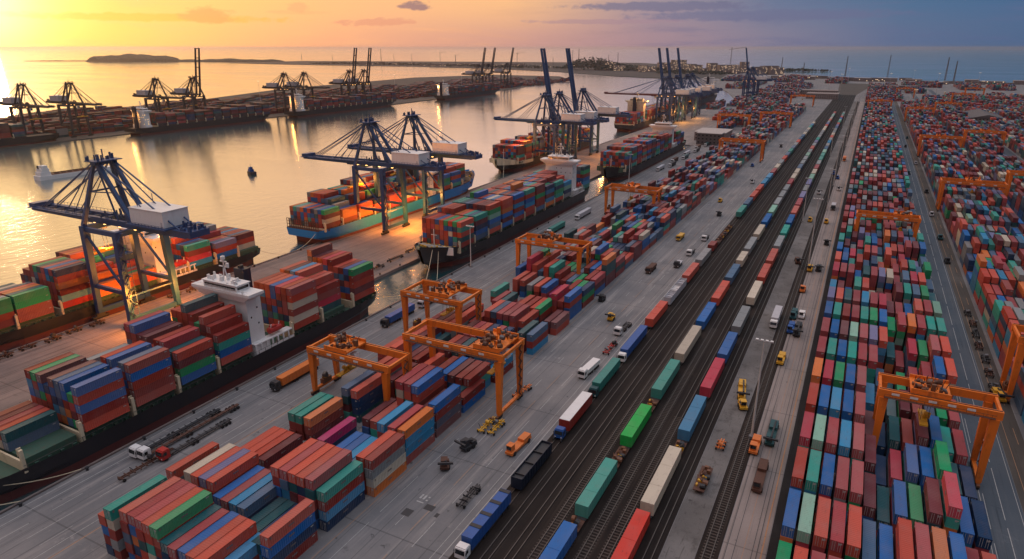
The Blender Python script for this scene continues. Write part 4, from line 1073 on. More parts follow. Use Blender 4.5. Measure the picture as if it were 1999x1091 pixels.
        b = MB(); b.prism([(-2.2, fy - 1.4), (2.2, fy - 1.4), (2.6, fy), (2.2, fy + 1.6), (-2.2, fy + 1.6), (-2.6, fy)], zd + .05, hz + 2.4); fn = b.build('funnel', M['funnel'], r)
        b = MB(); b.cyl((0, fy, hz + 2.4), (0, fy, hz + 3.4), .7, 8); b.cyl((-1.2, fy, hz + 2.4), (-1.2, fy, hz + 3.0), .4, 8); b.build('exhaust_pipe', M['dark'], fn)
        if extras:
            for s_ in (-1, 1):
                yl = hy + hd + .3 if sgn < 0 else hy - 6
                b = MB(); b.cyl((s_ * (hb - 1.9), yl + .6, zd + 6.2), (s_ * (hb - 1.9), yl + 5.4, zd + 6.2), 1.15, 10); b.cyl((s_ * (hb - 1.9), yl + .0, zd + 6.2), (s_ * (hb - 1.9), yl + .6, zd + 6.2), .3, 10, 0, 1.15)
                b.cyl((s_ * (hb - 1.9), yl + 5.4, zd + 6.2), (s_ * (hb - 1.9), yl + 6, zd + 6.2), 1.15, 10, 0, .3); b.box(s_ * (hb - 1.9) - .8, s_ * (hb - 1.9) + .8, yl + 1.5, yl + 3.4, zd + 7.1, zd + 7.7)
                b.build('lifeboat', M['red'], r)
                b = MB()
                for q in (1.2, 4.6): b.beam((s_ * (hb - 3.6), yl + q, zd), (s_ * (hb - 1.2), yl + q, zd + 8.4), .25, .25)
                b.build('davit', wm, r)
                # open sided promenade block along the rail
                b = MB(); pa, pb = sorted((hy - .5 * 0, yl + 9.5)); xs = s_ * (hb - .35)
                b.box(min(xs, xs - s_ * 2.8), max(xs, xs - s_ * 2.8), pa, pb, zd + 4.0, zd + 4.4)
                b.box(xs - .12, xs + .12, pa, pb, zd + 1.1, zd + 1.9); q = pa
                while q < pb - .3: b.box(xs - .14, xs + .14, q, q + .5, zd + 1.9, zd + 4.0); q += 2.35
                b.build('promenade', wm, r)
    return r
E_ = ship('near black ship with white bridge, stacked containers and red lifeboat along the quay', 'ship', -174.9, 40.0, 160, 24.2, 5.0, M['black'], -1, (95.6, 6.6, 29.0), None, M['white'], bays=[66.8, 80.6, 94.6, 108.6, 122.4, 153, 167.6, 184.5], zb=7.9, seedn=1, sheer=2.5)
ship('left black ship working under the nearest blue crane, floodlit amidships', 'ship', -268.6, 82.0, 143.5, 27, 4.4, M['black'], -1, (87, 8, 27), None, M['cream'], bays=[101, 113.8, 129.2, 143.4, 156, 184, 198.5, 211.3], zb=7.3, seedn=2, sheer=2.5)
Bs = ship('light blue hulled ship with its square stern to the camera', 'ship', -259.8, 256.0, 178, 27, 6.4, M['bluehull'], 1, (103.6, 8, 25), M['deckbrown'], M['cream'], bays=[261.5, 275.5, 289.5, 303.5, 317.5, 331.5, 345.5, 374, 388, 402], zb=8.0, seedn=3, sheer=5)
b = MB()
for k in range(15):
    x = -11 + k * 1.57; b.box(x - .12, x + .12, .9, 1.15, 7.4, 12.6)
for z in (7.6, 9.2, 10.8, 12.4): b.box(-11.2, 11.2, 1.2, 1.4, z, z + .22)
b.box(-11.2, 11.2, .6, 3.6, 7.3, 7.5)
b.build('stern_rail', M['deckbrown'], Bs)
ship('second black ship with white bridge and ballasted green foredeck at the quay', 'ship', -174.9, 243.0, 196, 24.2, 6.0, M['black'], -1, (162.5, 8, 32), None, M['white'], bays=[262.5, 276.5, 290.5, 304.5, 318.5, 332.5, 346.5, 360.5, 374.5, 388, 421], zb=8.6, seedn=4, sheer=5.5)
ship('cream bowed black ship under the two raised cranes', 'ship', -267.6, 488.0, 200, 27, 6.5, M['black'], -1, (134, 9, 30), None, M['cream'], bays=[505 + 14 * k for k in range(8)] + [640, 654, 668], zb=8.6, seedn=5, sheer=4.5, bowmat=M['cream'])
ship('third quay ship with green foredeck, beyond the second black ship', 'ship', -174.0, 492.0, 228, 24.2, 6.2, M['black'], -1, (164, 9, 30), None, M['deck'], bays=[512 + 14 * k for k in range(10)] + [672, 686], zb=8.4, seedn=6, sheer=5)
ship('red decked dark ship with lit bridge under the far cluster of cranes', 'ship', -268.4, 820.0, 275, 27, 7, M['black'], 1, (50, 9, 36), M['boot'], M['cream'], bays=[828 + 14 * k for k in range(3)] + [892 + 14 * k for k in range(13)], zb=8.6, seedn=7, housemat=M['cream'])
ship('dark high sided distant ship beside the far crane', 'ship', -289, 1262, 200, 33, 8, M['black'], 1, (152, 9, 42), M['dark'], M['white'], bays=[1280 + 14 * k for k in range(10)], zb=10, seedn=8, lit=M['lampc'])
ship('long black ship moored across the channel, white bridge at its near end', 'ship', -782, 512, 222, 27, 7, M['black'], 1, (14, 8, 30), M['dark'], M['cream'], bays=[542 + 14 * k for k in range(13)], zb=9, seedn=9, lit=M['lampw'], extras=0, rails=False)
ship('black ship across the channel with a floodlit bridge', 'ship', -775, 764, 264, 27, 7, M['black'], 1, (14, 8, 32), M['dark'], M['cream'], bays=[794 + 14 * k for k in range(16)], zb=9, seedn=10, lit=M['lampw'], extras=0, rails=False)
ship('farthest ship on the opposite terminal, lit warm at its near end', 'ship', -770, 1166, 250, 27, 7, M['black'], 1, (14, 8, 30), M['dark'], M['cream'], bays=[1196 + 14 * k for k in range(15)], zb=9, seedn=11, lit=M['lampw'], extras=0, rails=False)
ship('dark ship at the frame edge across the channel, only its end showing', 'ship', -818, 295, 150, 27, 7, M['black'], -1, None, M['dark'], M['cream'], bays=[300 + 14 * k for k in range(8)], zb=9, seedn=12, extras=0, rails=False)
# barge and tug on the channel
def gp(px, py):
    v = fw + rt * ((px - 1000) / F_) - up * ((py - 545.5) / F_); q = -(H) / v.z; return v.x * q, v.y * q
(bx0, by0), (bx1, by1) = gp(73, 350), gp(224, 328)
r = empty('bunker_barge', (bx0, by0, 0), math.atan2(by1 - by0, bx1 - bx0) - PI / 2, 'long low pale tanker barge under way on the golden channel', 'barge')
b = MB(); L_ = math.hypot(bx1 - bx0, by1 - by0)
b.prism([(-5, 0), (5, 0), (5.6, 6), (5.6, L_ - 12), (3.6, L_ - 4), (0, L_), (-3.6, L_ - 4), (-5.6, L_ - 12), (-5.6, 6)], -2, 2.4); b.build('hull', M['white'], r)
b = MB(); b.box(-4.8, 4.8, 10, L_ - 12, 2.42, 2.7)
for k in range(7): b.box(-2, 2, 14 + k * 5, 16.5 + k * 5, 2.7, 3.4)
b.box(-.3, .3, 10, L_ - 10, 3.4, 3.9); b.build('cargo_deck', M['deckbrown'], r)
b = MB(); b.box(-4.4, 4.4, 1.5, 9, 2.42, 5.4); b.box(-3.8, 3.8, 2.5, 8.5, 5.4, 8); b.box(-3.2, 3.2, 4, 8, 8, 10.2); wh = b.build('wheelhouse', M['white'], r)
MB().box(-3, 3, 8.0, 8.05, 8.8, 9.8).build('window', M['glass'], wh)
b = MB(); b.cyl((0, 5, 10.2), (0, 5, 14.5), .2, 6); b.box(-1.5, 1.5, 4.9, 5.1, 12.5, 12.7); b.cyl((0, 2.2, 8), (0, 2.2, 10.5), .7, 8); b.build('mast', M['dark'], r)
r = empty('tug_boat', (-447, 394, 0), R(70), 'small dark blue tug boat alone in the channel', 'boat'); r.scale = (.8, .8, .8)
b = MB(); b.prism([(-3, 0), (3, 0), (3.4, 3), (3.2, 9), (0, 14), (-3.2, 9), (-3.4, 3)], -1.5, 1.8); b.build('hull', M['funnel'], r)
b = MB(); b.box(-2.2, 2.2, 4, 9, 1.8, 4.2); b.box(-1.6, 1.6, 5.5, 8.5, 4.2, 6.2); wh = b.build('wheelhouse', M['slate'] if 'slate' in M else M['blue'], r)
MB().box(-1.4, 1.4, 8.5, 8.54, 4.9, 5.8).build('window', M['glass'], wh)
b = MB(); b.cyl((0, 6.5, 6.2), (0, 6.5, 10), .15, 6); b.cyl((.8, 4, 4.2), (.8, 4, 6.5), .4, 8); b.build('mast', M['dark'], r)

# ------------------------------------------------------------------ rail wagons
def boxcar_proto(L):
    r = empty('boxcar', (0, 0, 0)); W_ = 3.06
    b = MB(); n = 14
    b.box(-W_ / 2, W_ / 2, .6, L - .6, 1.05, 4.05)
    b.prism([(-W_ / 2, .6), (W_ / 2, .6), (W_ / 2, L - .6), (-W_ / 2, L - .6)], 4.05, 4.12)
    for k in range(n + 1):
        y = .7 + k * (L - 1.4) / n
        for s_ in (-1, 1): b.box(s_ * W_ / 2 - .06, s_ * W_ / 2 + .06, y - .06, y + .06, 1.1, 4.0)
        if k in (4, 9): b.box(-W_ / 2, W_ / 2, y - .04, y + .04, 4.12, 4.17)
    for s_ in (-1, 1): b.box(s_ * .9 - .05, s_ * .9 + .05, .5, .58, 1.2, 4.0)
    b.build('body', M['cont'], r)
    MB().box(-1.3, 1.3, -.2, L + .2, .82, 1.04).build('underframe', M['dark'], r)
    for y in (2.6, L - 2.6):
        b = MB(); b.box(-1.15, 1.15, y - 1.4, y + 1.4, .5, .8); o = b.build('bogie', M['dark'], r)
        b = MB()
        for q in (-.95, .95):
            for s_ in (-1, 1): b.cyl((s_ * .78 - .07, y + q, .71), (s_ * .78 + .07, y + q, .71), .46, 10)
        b.build('wheel', M['steel'], o)
    return r
PB = {}
def boxcar(x, y0, y1, colname, lab, near=True):
    L = round((y1 - y0) * 2) / 2
    if L not in PB: PB[L] = boxcar_proto(L); o = PB[L]; o.location = (x, y0, 0); o['label'] = lab; o['category'] = 'rail wagon'; o['group'] = 'freight wagons'
    else: o = copy_tree(PB[L], (x, y0, 0), 0, lab)
    rc_ = random.Random(int(y0 * 7 + x)); s_ = rc_.uniform(.85, 1.15)
    for ch in COL.objects if False else TREE.get(o.name, None) or [c for c in bpy.data.objects if c.parent == o]:
        if ch.name.startswith('body'): ch.color = (*[min(1, v * s_) for v in PAL[colname]], 1)
    return o
lane2 = [(84.5, 110.3, 'blue'), (115.7, 136.6, 'teal'), (147, 166.7, 'lime green'), (175.5, 198.8, 'teal'), (203, 230.5, 'cream'), (234, 257.2, 'blue'), (261.2, 286.3, 'salmon'), (290, 313, 'slate blue'), (318, 336, 'cream'), (340, 366, 'grey'), (371, 396, 'cream'), (401, 426, 'blue')]
lane3 = [(92, 121.7, 'bright red'), (123.2, 149.2, 'cream'), (156.8, 178.6, 'sky blue'), (183.3, 206.6, 'crimson'), (209, 230.7, 'blue'), (235, 259, 'grey'), (268.4, 292.2, 'cream'), (297, 320, 'salmon'), (324, 348, 'salmon'), (352, 376, 'grey'), (380, 402, 'teal'), (406, 430, 'blue')]
PAL['lime green'] = (.015, .42, .075)
side = {'2': 'middle', '3': 'third'}
for tn, lane, xc in (('middle train, seen between dark tracks', lane2, -42.75), ('inner train beside the gravel strip', lane3, -30.05)):
    used = {}
    for k, (a, b_, cn) in enumerate(lane):
        boxcar(xc, a, b_, cn, '%s box wagon, %s from the camera in the %s' % (cn, ordn(k + 1), tn))
    y = lane[-1][1] + 3.5; k = len(lane); rr = random.Random(int(-xc))
    while y < 1180:
        cn = rr.choice(['grey', 'grey', 'slate blue', 'cream', 'mauve', 'blue', 'teal', 'sky blue', 'salmon', 'lavender', 'pale green', 'grey']); k += 1
        boxcar(xc, y, y + 23, cn, '%s box wagon, %s from the camera in the %s' % (cn, ordn(k), tn)); y += 25.6
lane1 = [(227.6, 249.8, 'salmon'), (282, 304, 'salmon'), (308, 330, 'sky blue')]
b = MB()
def lane1car(k, a, b_, cn): boxcar(-60.2, a, b_, cn, '%s wagon, %s along the row at the road edge of the tracks' % (cn, ordn(k)))
lane1car(1, 146.8, 165.4, 'brown red'); MB().box(-1.5, 1.5, .65, 17.9, 4.18, 4.24).build('roof_sheet', M['white'], [o for o in bpy.data.objects if o.name.startswith('boxcar') and abs(o.location.y - 146.8) < .1][0]); lane1car(2, 227.6, 249.8, 'salmon'); lane1car(3, 284, 306, 'salmon'); lane1car(4, 310, 333, 'grey'); lane1car(5, 338, 348, 'brown red')
y = 420; rr = random.Random(9); k = 5
while y < 1000:
    k += 1; lane1car(k, y, y + 23, rr.choice(['grey', 'sky blue', 'salmon', 'teal', 'slate blue', 'cream', 'mauve'])); y += 26
# open hopper and gap wagons
def flatwagon(x, y0, L, lab, kind='flat'):
    r = empty('flat_wagon', (x, y0, 0), 0, lab, 'rail wagon')
    b = MB(); b.box(-1.35, 1.35, 0, L, .95, 1.2); b.box(-.5, .5, .3, L - .3, .7, .95); b.build('deck', M['rust'], r)
    for y in (2, L - 2):
        b = MB(); b.box(-1.1, 1.1, y - 1.2, y + 1.2, .45, .69); o = b.build('bogie', M['dark'], r); b = MB()
        for q in (-.9, .9):
            for s_ in (-1, 1): b.cyl((s_ * .78 - .07, y + q, .69), (s_ * .78 + .07, y + q, .69), .45, 10)
        b.build('wheel', M['steel'], o)
    rr = random.Random(int(y0)); b = MB(); clutter(b, -1.1, .4, .6, L - 1.2, 1.2, 1.0, int(L * 2.2), rr); b.build('load', [M['rust'], M['grime'], M['yellow'], M['dark']], r)
    return r
flatwagon(-42.75, 137.4, 9.2, 'short rusty flat wagon between the teal and bright green wagons')
flatwagon(-42.75, 167.6, 7.4, 'rusty flat wagon behind the bright green wagon')
flatwagon(-42.75, 111.2, 4.0, 'tiny flat wagon between the blue and teal wagons')
flatwagon(-30.05, 150.0, 6.2, 'rusty flat wagon behind the long white wagon')
flatwagon(-21.6, 137.5, 10.5, 'rusty flat wagon with yellow load standing alone on the gravel')
flatwagon(-60.2, 350, 26, 'long flat wagon with scrap load at the road edge of the tracks')
flatwagon(-60.2, 378, 18, 'second long flat wagon with scrap load at the road edge')
def hopper(x, y0, L, lab, body, inner):
    r = empty('hopper_wagon', (x, y0, 0), 0, lab, 'rail wagon')
    b = MB(); w_ = 1.45
    b.box(-w_, -w_ + .12, 0, L, 1.0, 4.0); b.box(w_ - .12, w_, 0, L, 1.0, 4.0); b.box(-w_ + .12, w_ - .12, 0, .12, 1.0, 4.0); b.box(-w_ + .12, w_ - .12, L - .12, L, 1.0, 4.0)
    for k in range(int(L / 1.5)): 
        for s_ in (-1, 1): b.box(s_ * (w_ + .05) - .05, s_ * (w_ + .05) + .05, .6 + k * 1.5, .75 + k * 1.5, 1.0, 3.9)
    b.build('body', body, r); b = MB(); b.box(-w_ + .13, w_ - .13, .13, L - .13, 1.0, 3.4)
    for k in range(3): b.box(-w_ + .13, w_ - .13, 2 + k * L / 3.4, 2.2 + k * L / 3.4, 3.4, 3.9)
    b.build('load', inner, r)
    for y in (2.4, L - 2.4):
        b = MB(); b.box(-1.1, 1.1, y - 1.2, y + 1.2, .5, .98); o = b.build('bogie', M['dark'], r); b = MB()
        for q in (-.9, .9):
            for s_ in (-1, 1): b.cyl((s_ * .78 - .07, y + q, .69), (s_ * .78 + .07, y + q, .69), .45, 10)
        b.build('wheel', M['steel'], o)
    return r
hopper(-60.2, 118.6, 17.4, 'dark open wagon with a shiny black load ahead of the white topped wagon', M['funnel'], M['dark'])
hopper(-60.2, 254, 8, 'pale open wagon, first of three behind the salmon wagon', M['canvas'], M['canvas']); hopper(-60.2, 263, 8, 'pale open wagon, middle of three behind the salmon wagon', M['canvas'], M['white']); hopper(-60.2, 272, 9, 'pale open wagon, last of three behind the salmon wagon', M['canvas'], M['canvas'])

# ------------------------------------------------------------------ lorries and yard vehicles
def cabmesh(r, y, col, w_=2.5, h=3.0, l=2.3):
    """cab with its nose at -y"""
    b = MB(); b.box(-w_ / 2, w_ / 2, y + .25, y + l, .75, h); b.add([(-w_ / 2, y, .75), (w_ / 2, y, .75), (w_ / 2, y + .25, .75), (-w_ / 2, y + .25, .75), (-w_ / 2, y, 1.7), (w_ / 2, y, 1.7), (w_ / 2, y + .25, h), (-w_ / 2, y + .25, h)],
        [(0, 1, 5, 4), (4, 5, 6, 7), (0, 4, 7, 3), (1, 2, 6, 5), (0, 3, 2, 1)])
    b.box(-w_ / 2 + .1, w_ / 2 - .1, y + .5, y + l - .1, h, h + .22)
    c_ = b.build('cab', col, r)
    b = MB(); b.add([(-w_ / 2 + .12, y - .02, 1.78), (w_ / 2 - .12, y - .02, 1.78), (w_ / 2 - .16, y + .20, h - .25), (-w_ / 2 + .16, y + .20, h - .25)], [(0, 1, 2, 3)])
    for s_ in (-1, 1): b.box(s_ * (w_ / 2 + .01) - .012, s_ * (w_ / 2 + .01) + .012, y + .5, y + 1.4, 1.75, h - .35)
    b.build('windscreen', M['glass'], c_)
    for s_ in (-1, 1): MB().box(s_ * .9 - .2, s_ * .9 + .2, y - .04, y - .002, .95, 1.2).build('headlight', M['white'], c_)
    for s_ in (-1, 1): MB().box(s_ * (w_ / 2 + .18) - .1, s_ * (w_ / 2 + .18) + .1, y + .15, y + .25, 1.8, 2.5).build('mirror', M['dark'], c_)
def wheels(r, ys, w_=2.4, rad=.5):
    for y in ys:
        for s_ in (-1, 1): MB().cyl((s_ * (w_ / 2 - .32), y, rad), (s_ * (w_ / 2), y, rad), rad, 12).build('wheel', M['tyre'], r)
def lorry(x, y, L, lab, cabc, body=None, rz=0, bodyh=3.9, top=None, bands=0, chassisc=None):
    r = empty('lorry', (x, y, 0), rz, lab, 'lorry', 'lorries in the port')
    cabmesh(r, 0, cabc)
    b = MB(); b.box(-.5, .5, .6, L, .72, .98)
    for k in range(int(L / 2)): b.box(-1.15, 1.15, 2.8 + k * 1.9, 2.95 + k * 1.9, .98, 1.12) if 2.95 + k * 1.9 < L else None
    b.build('chassis', chassisc or M['dark'], r)
    if body:
        b = MB(); b.box(-1.28, 1.28, 2.9, L, 1.15, bodyh)
        for k in range(int((L - 3) / 1.4)):
            for s_ in (-1, 1): b.box(s_ * 1.3 - .03, s_ * 1.3 + .03, 3.1 + k * 1.4, 3.2 + k * 1.4, 1.2, bodyh - .05)
        o = b.build('cargo_body', body, r)
        if top:
            b = MB(); b.box(-1.3, 1.3, 2.9, L, bodyh, bodyh + .06); b.build('roof_sheet', top, o)
        if bands:
            for k in range(bands):
                y_ = 2.9 + (k + .75) * (L - 3) / bands; MB().box(-1.32, 1.32, y_, y_ + 1.0, bodyh + .01, bodyh + .12).build('roof_band', M['dark'], o)
    wheels(r, [1.2] + [L * .42, L * .42 + 1.2] + [L - 3.4, L - 2.2, L - 1.0])
    return r
lorry(-60.2, 93.0, 20.5, 'blue lorry with white cab and dark roof bands, nearest beside the tracks', M['white'], M['blue'], 0, 4.1, None, 4)
lorry(-60.2, 143.4, 2.6 + .3, 'dark blue cab unit in front of the white topped wagon', M['blue'])
lorry(-60.2, 169.0, 22, 'teal lorry with dark cab beside the tracks', M['tealdark'], M['teal'], 0, 4.0)
lorry(-60.2, 195.6, 26, 'long blue lorry with pale cab beside the tracks', M['white'], M['blue'], 0, 4.0)
lorry(-67.7, 178.6, 12, 'white tipper lorry on the service road abreast of the teal lorry', M['white'], M['white'], R(-4), 2.6)
lorry(-68.6, 216.0, 13, 'pale lorry with empty dark trailer abreast of the long blue lorry', M['white'], None, R(-3))
lorry(-148.5, 127.6, 19, 'lorry with long orange box driving along the quay road', M['dark'], M['orange'], 0, 3.6)
lorry(-149.2, 182.8, 19, 'lorry with long blue box near the stern of the near ship', M['dark'], M['blue'], 0, 3.6)
lorry(-148.3, 205.5, 17, 'long pale flat trailer behind the blue box lorry', M['canvas'], M['canvas'], 0, 2.0)
lorry(-153.7, 85.2, 27, 'white cab lorry with empty skeleton trailer, outermost on the quay road', M['white'])
lorry(-151.0, 85.6, 31, 'second white cab lorry with skeleton trailer beside the first', M['white'], chassisc=M['rust'])
lorry(-146.4, 87.6, 22, 'red cab lorry with empty trailer on the quay road', M['red'])
lorry(-18.7, 249, 17, 'pale blue box lorry parked by the gravel strip', M['white'], M['canvas'], 0, 3.7)
lorry(-68.6, 327, 9, 'white lorry with crane arm beside the scrap wagons', M['white'], M['steel'], 0, 2.2)
lorry(-67.8, 358, 9, 'white pickup lorry on the service road, second by the scrap wagons', M['white'], M['dark'], 0, 1.8)
lorry(-69.4, 305, 8, 'dark cab lorry with pale bed on the service road', M['dark'], M['canvas'], 0, 1.9)
lorry(-80.3, 352, 10, 'yellow tanker lorry on the service road by the quay block', M['yellow'], M['yellow'], 0, 2.6)
lorry(-78.9, 290, 11, 'brown bodied lorry on the service road by the quay block', M['rust'], M['rust'], 0, 2.6)
lorry(-11, 690, 14, 'orange box lorry far up the service path', M['orange'], M['orange'], 0, 3.6)
lorry(-9.4, 470, 12, 'white topped lorry up the service path', M['dark'], M['canvas'], 0, 3.2)
lorry(-148, 330, 22, 'teal box lorry on the quay road by the second black ship', M['white'], M['teal'], 0, 3.6)
lorry(-147, 370, 22, 'pale blue box lorry on the quay road by the second black ship', M['white'], M['canvas'], 0, 3.6)
lorry(-149, 318, 10, 'short grey lorry leading the teal box lorry', M['canvas'], M['dark'], 0, 2.6)
for k in range(8): lorry(-150 + (k % 2) * 4, 560 + k * 24, 18, '%s pale lorry in the queue on the apron by the third quay ship' % ordn(k + 1), M['white'], [M['canvas'], M['dark'], M['rust'], M['tealdark']][k % 4], 0, 3.4)
def tractor(x, y, lab, col, rz=0, arm=True, L=7.0):
    r = empty('yard_tractor', (x, y, 0), rz, lab, 'yard vehicle', 'yard vehicles')
    b = MB(); b.box(-1.1, 1.1, 0, L, .6, 1.25); b.box(-1.0, 1.0, L * .62, L - .1, 1.25, 2.0); b.build('chassis', col, r)
    b = MB(); b.box(-.9, .6, .4, 2.2, 1.27, 2.9); b.box(-1, .7, .3, 2.3, 2.9, 3.05); c_ = b.build('cab', col, r)
    b = MB(); b.box(-.85, .55, .36, .395, 1.8, 2.75); b.box(-.94, -.905, .6, 2.0, 1.8, 2.75); b.build('cab_window', M['glass'], c_)
    if arm:
        b = MB(); b.beam((.3, L - 1, 2.0), (.3, -.8, 3.6), .4, .45); b.box(-1.6, 2.2, -1.3, -.8, 3.0, 3.5); b.build('lift_arm', M['dark'], r)
    wheels(r, [1.3, L - 1.4], 2.5, .62)
    return r
tractor(-12.6, 160, 'orange and dark yard vehicle beside the lamp mast foot', M['orange'], 0, False, 8)
tractor(-9.4, 166, 'dark teal yard tractor with raised arm beside the orange one', M['tealdark'], 0, True, 12)
tractor(-12.7, 218, 'bright yellow tank truck alone on the service path', M['yellow'], 0, False, 8)
tractor(-20.0, 188, 'yellow and brown loader with lifted arm on the gravel strip', M['yellow'], R(8), True, 11)
tractor(-18.3, 182, 'small yellow loader standing apart on the gravel', M['yellow'], R(20), False, 4)
tractor(-12.2, 328, 'yellow loader on the service path by the second lamp mast', M['yellow'], 0, True, 7)
tractor(-8.6, 330, 'dark loader next to the brown one by the second lamp mast', M['dark'], 0, True, 7)
tractor(-18.0, 338, 'rusty loader on the gravel by the second lamp mast', M['rust'], R(10), True, 7)
tractor(-12.6, 296, 'small orange topped loader on the service path', M['orange'], 0, False, 5)
tractor(-10.2, 264, 'white roofed dark van on the service path', M['white'], 0, False, 6)
tractor(-12.6, 247, 'blue truck abreast of a dark trailer on the service path', M['blue'], 0, False, 9)
tractor(-10.2, 245, 'dark skeleton trailer tractor on the service path', M['dark'], 0, True, 12)
tractor(-13.0, 262, 'dark green truck with pale roof on the service path', M['tealdark'], 0, False, 9)
tractor(-9.4, 144, 'dark flat trailer with pale foot plate on the service path', M['rust'], 0, False, 13)
tractor(-80.3, 127, 'black fork truck on the road by the orange stack', M['dark'], R(-14), True, 4.5)
tractor(-68.5, 130.5, 'orange tow lorry with two cabs on the service road', M['orange'], R(-4), False, 10)
tractor(-79.6, 117.5, 'little rusty loader on the road beside the teal topped stack', M['rust'], R(30), True, 3)
tractor(-75.6, 228, 'small yellow loader on the road by the blue stacks', M['yellow'], 0, True, 4)
tractor(-86.0, 246, 'small dark loader at the foot of the tall blue bay', M['dark'], 0, True, 4)
for k, (x, y) in enumerate([(46.7, 372), (47.0, 420), (46.4, 480), (48, 560), (39.5, 640), (47.2, 700), (43, 820), (47, 900)]):
    tractor(x, y, '%s small dark vehicle up the shoulder of the wide road' % ordn(k + 1), [M['dark'], M['tealdark'], M['canvas']][k % 3], 0, False, 6)
tractor(49.0, 222, 'yellow fork truck parked at the foot of the block past the wide road', M['yellow'], R(8), True, 7)
for k, (x, y) in enumerate([(-8, 380), (-11, 430), (-9, 540), (-12, 590), (-72, 420), (-79, 460), (-70, 540), (-82, 620), (-74, 760), (-20, 430), (-21, 520), (-16, 610)]):
    tractor(x, y, '%s small yard vehicle scattered up the roads beside the tracks' % ordn(k + 1), [M['dark'], M['yellow'], M['white'], M['blue']][k % 4], 0, k % 2 == 0, 5)
# idle trailers and spreader frames
def trailer(x, y, L, lab, mat, rz=0, seed=1):
    r = empty('skeleton_trailer', (x, y, 0), rz, lab, 'trailer', 'idle trailers and lifting frames')
    b = MB(); b.box(-.45, -.2, 0, L, .8, 1.1); b.box(.2, .45, 0, L, .8, 1.1)
    for k in range(int(L / 1.6)): b.box(-1.1, 1.1, .4 + k * 1.6, .6 + k * 1.6, .82, 1.12)
    b.build('frame', mat, r)
    rr = random.Random(seed); b = MB(); clutter(b, -.7, .1, .5, L - 1.6, 1.12, .3, int(L * .5), rr); b.build('fittings', [mat, M['dark'], M['grime'], M['steel']], r)
    wheels(r, [L - 1.2, L - 2.4, .8], 2.2, .42)
trailer(-147.6, 77.5, 15, 'dark empty trailer parked across from the green topped stack', M['rust'], 0, 1)
trailer(-69.0, 107.0, 9, 'black empty trailer beside the nearest blue lorry', M['dark'], 0, 2)
trailer(-80.5, 136.4, 8.5, 'yellow lifting frame lying on the road left of the gantry foot', M['yellow'], 0, 3)
trailer(-77.6, 136.8, 8, 'yellow lifting frame lying at the gantry foot', M['yellow'], 0, 4)
trailer(-81.0, 158.0, 9, 'long orange lifting frame beyond the gantry foot', M['orange'], R(-8), 5)
trailer(-66.9, 199, 11, 'red empty trailer between the white and pale lorries', M['red'], 0, 6)
trailer(-20.7, 158, 5, 'pair of orange rail bogies on the gravel', M['orange'], 0, 7)
for k in range(7): trailer(47.8 + (k % 3) * .3, 228 + k * 11.5, 6.6, '%s dark trailer parked along the shoulder of the wide road' % ordn(k + 1), M['rust'] if k % 2 else M['steel'], R(-2), 10 + k)
for k in range(5): trailer(-196 - k * 1.3, 232 + k * 17, 12, '%s long frame lying along the basin side of the pier' % ordn(k + 1), M['dark'], 0, 30 + k)
for k in range(8): trailer(-249 + (k % 2), 92 + k * 8.1 + (26 if k > 5 else 0), 6, '%s quay fitting on the seaward edge of the pier' % ordn(k + 1), M['rust'], 0, 40 + k)

# ------------------------------------------------------------------ lamp masts
def mast(x, y, h, lab, arms=1, lit=False):
    r = empty('lamp_mast', (x, y, 0), 0, lab, 'lamp mast', 'lamp masts')
    b = MB(); b.cyl((0, 0, .5), (0, 0, h), .32, 8, 0, .14); b.build('pole', M['pole'], r)
    b = MB(); b.box(-.7, .7, -.7, .7, 0, .5); b.build('base', M['concrete'], r)
    b = MB(); b.box(-2.2, 2.2, -.12, .12, h - .1, h + .15); b.build('crossarm', M['pole'], r)
    for s_ in (-1.8, -.6, .6, 1.8): MB().box(s_ - .35, s_ + .35, -.35, .35, h + .16, h + .4).build('lamp_head', M['lampc'] if lit else M['white'], r)
    return r
mast(-14.2, 169, 28.5, 'tall white lamp mast rising beside the orange yard vehicle')
m2 = mast(-13.4, 337, 33, 'second tall white lamp mast further up the service path')
for k, y in enumerate((560, 800, 1080)): copy_tree(m2, (-13.4, y, 0), 0, '%s small lamp mast far up the service path' % ordn(k + 3))
mast(-157.8, 262, 20, 'slim lamp mast on the quay by the bow of the second black ship'); 
cm = mast(-156, 500, 22, 'slim lamp mast on the quay by the bow of the third ship')
fm = mast(-930, 520, 42, 'tall lit mast over the left part of the opposite terminal', 1, True)
rr = random.Random(4)
for k, (x, y) in enumerate([(-1000, 560), (-960, 760), (-980, 900), (-900, 1050), (-940, 1250), (-870, 1420), (-900, 1600), (-960, 1800), (-900, 2000), (-980, 2100), (-880, 2150), (-120, 1400), (-180, 1700), (-300, 1950), (40, 1850), (-60, 2250), (100, 2150), (-350, 2350), (-420, 2500), (-500, 2700), (230, 2000), (180, 1500), (250, 1350), (330, 1700), (60, 1150), (140, 1900), (-90, 1900), (-60, 1750)]):
    copy_tree(fm, (x, y, 0), 0, '%s distant lit mast counted from the left terminal to the sea shore' % ordn(k + 2))

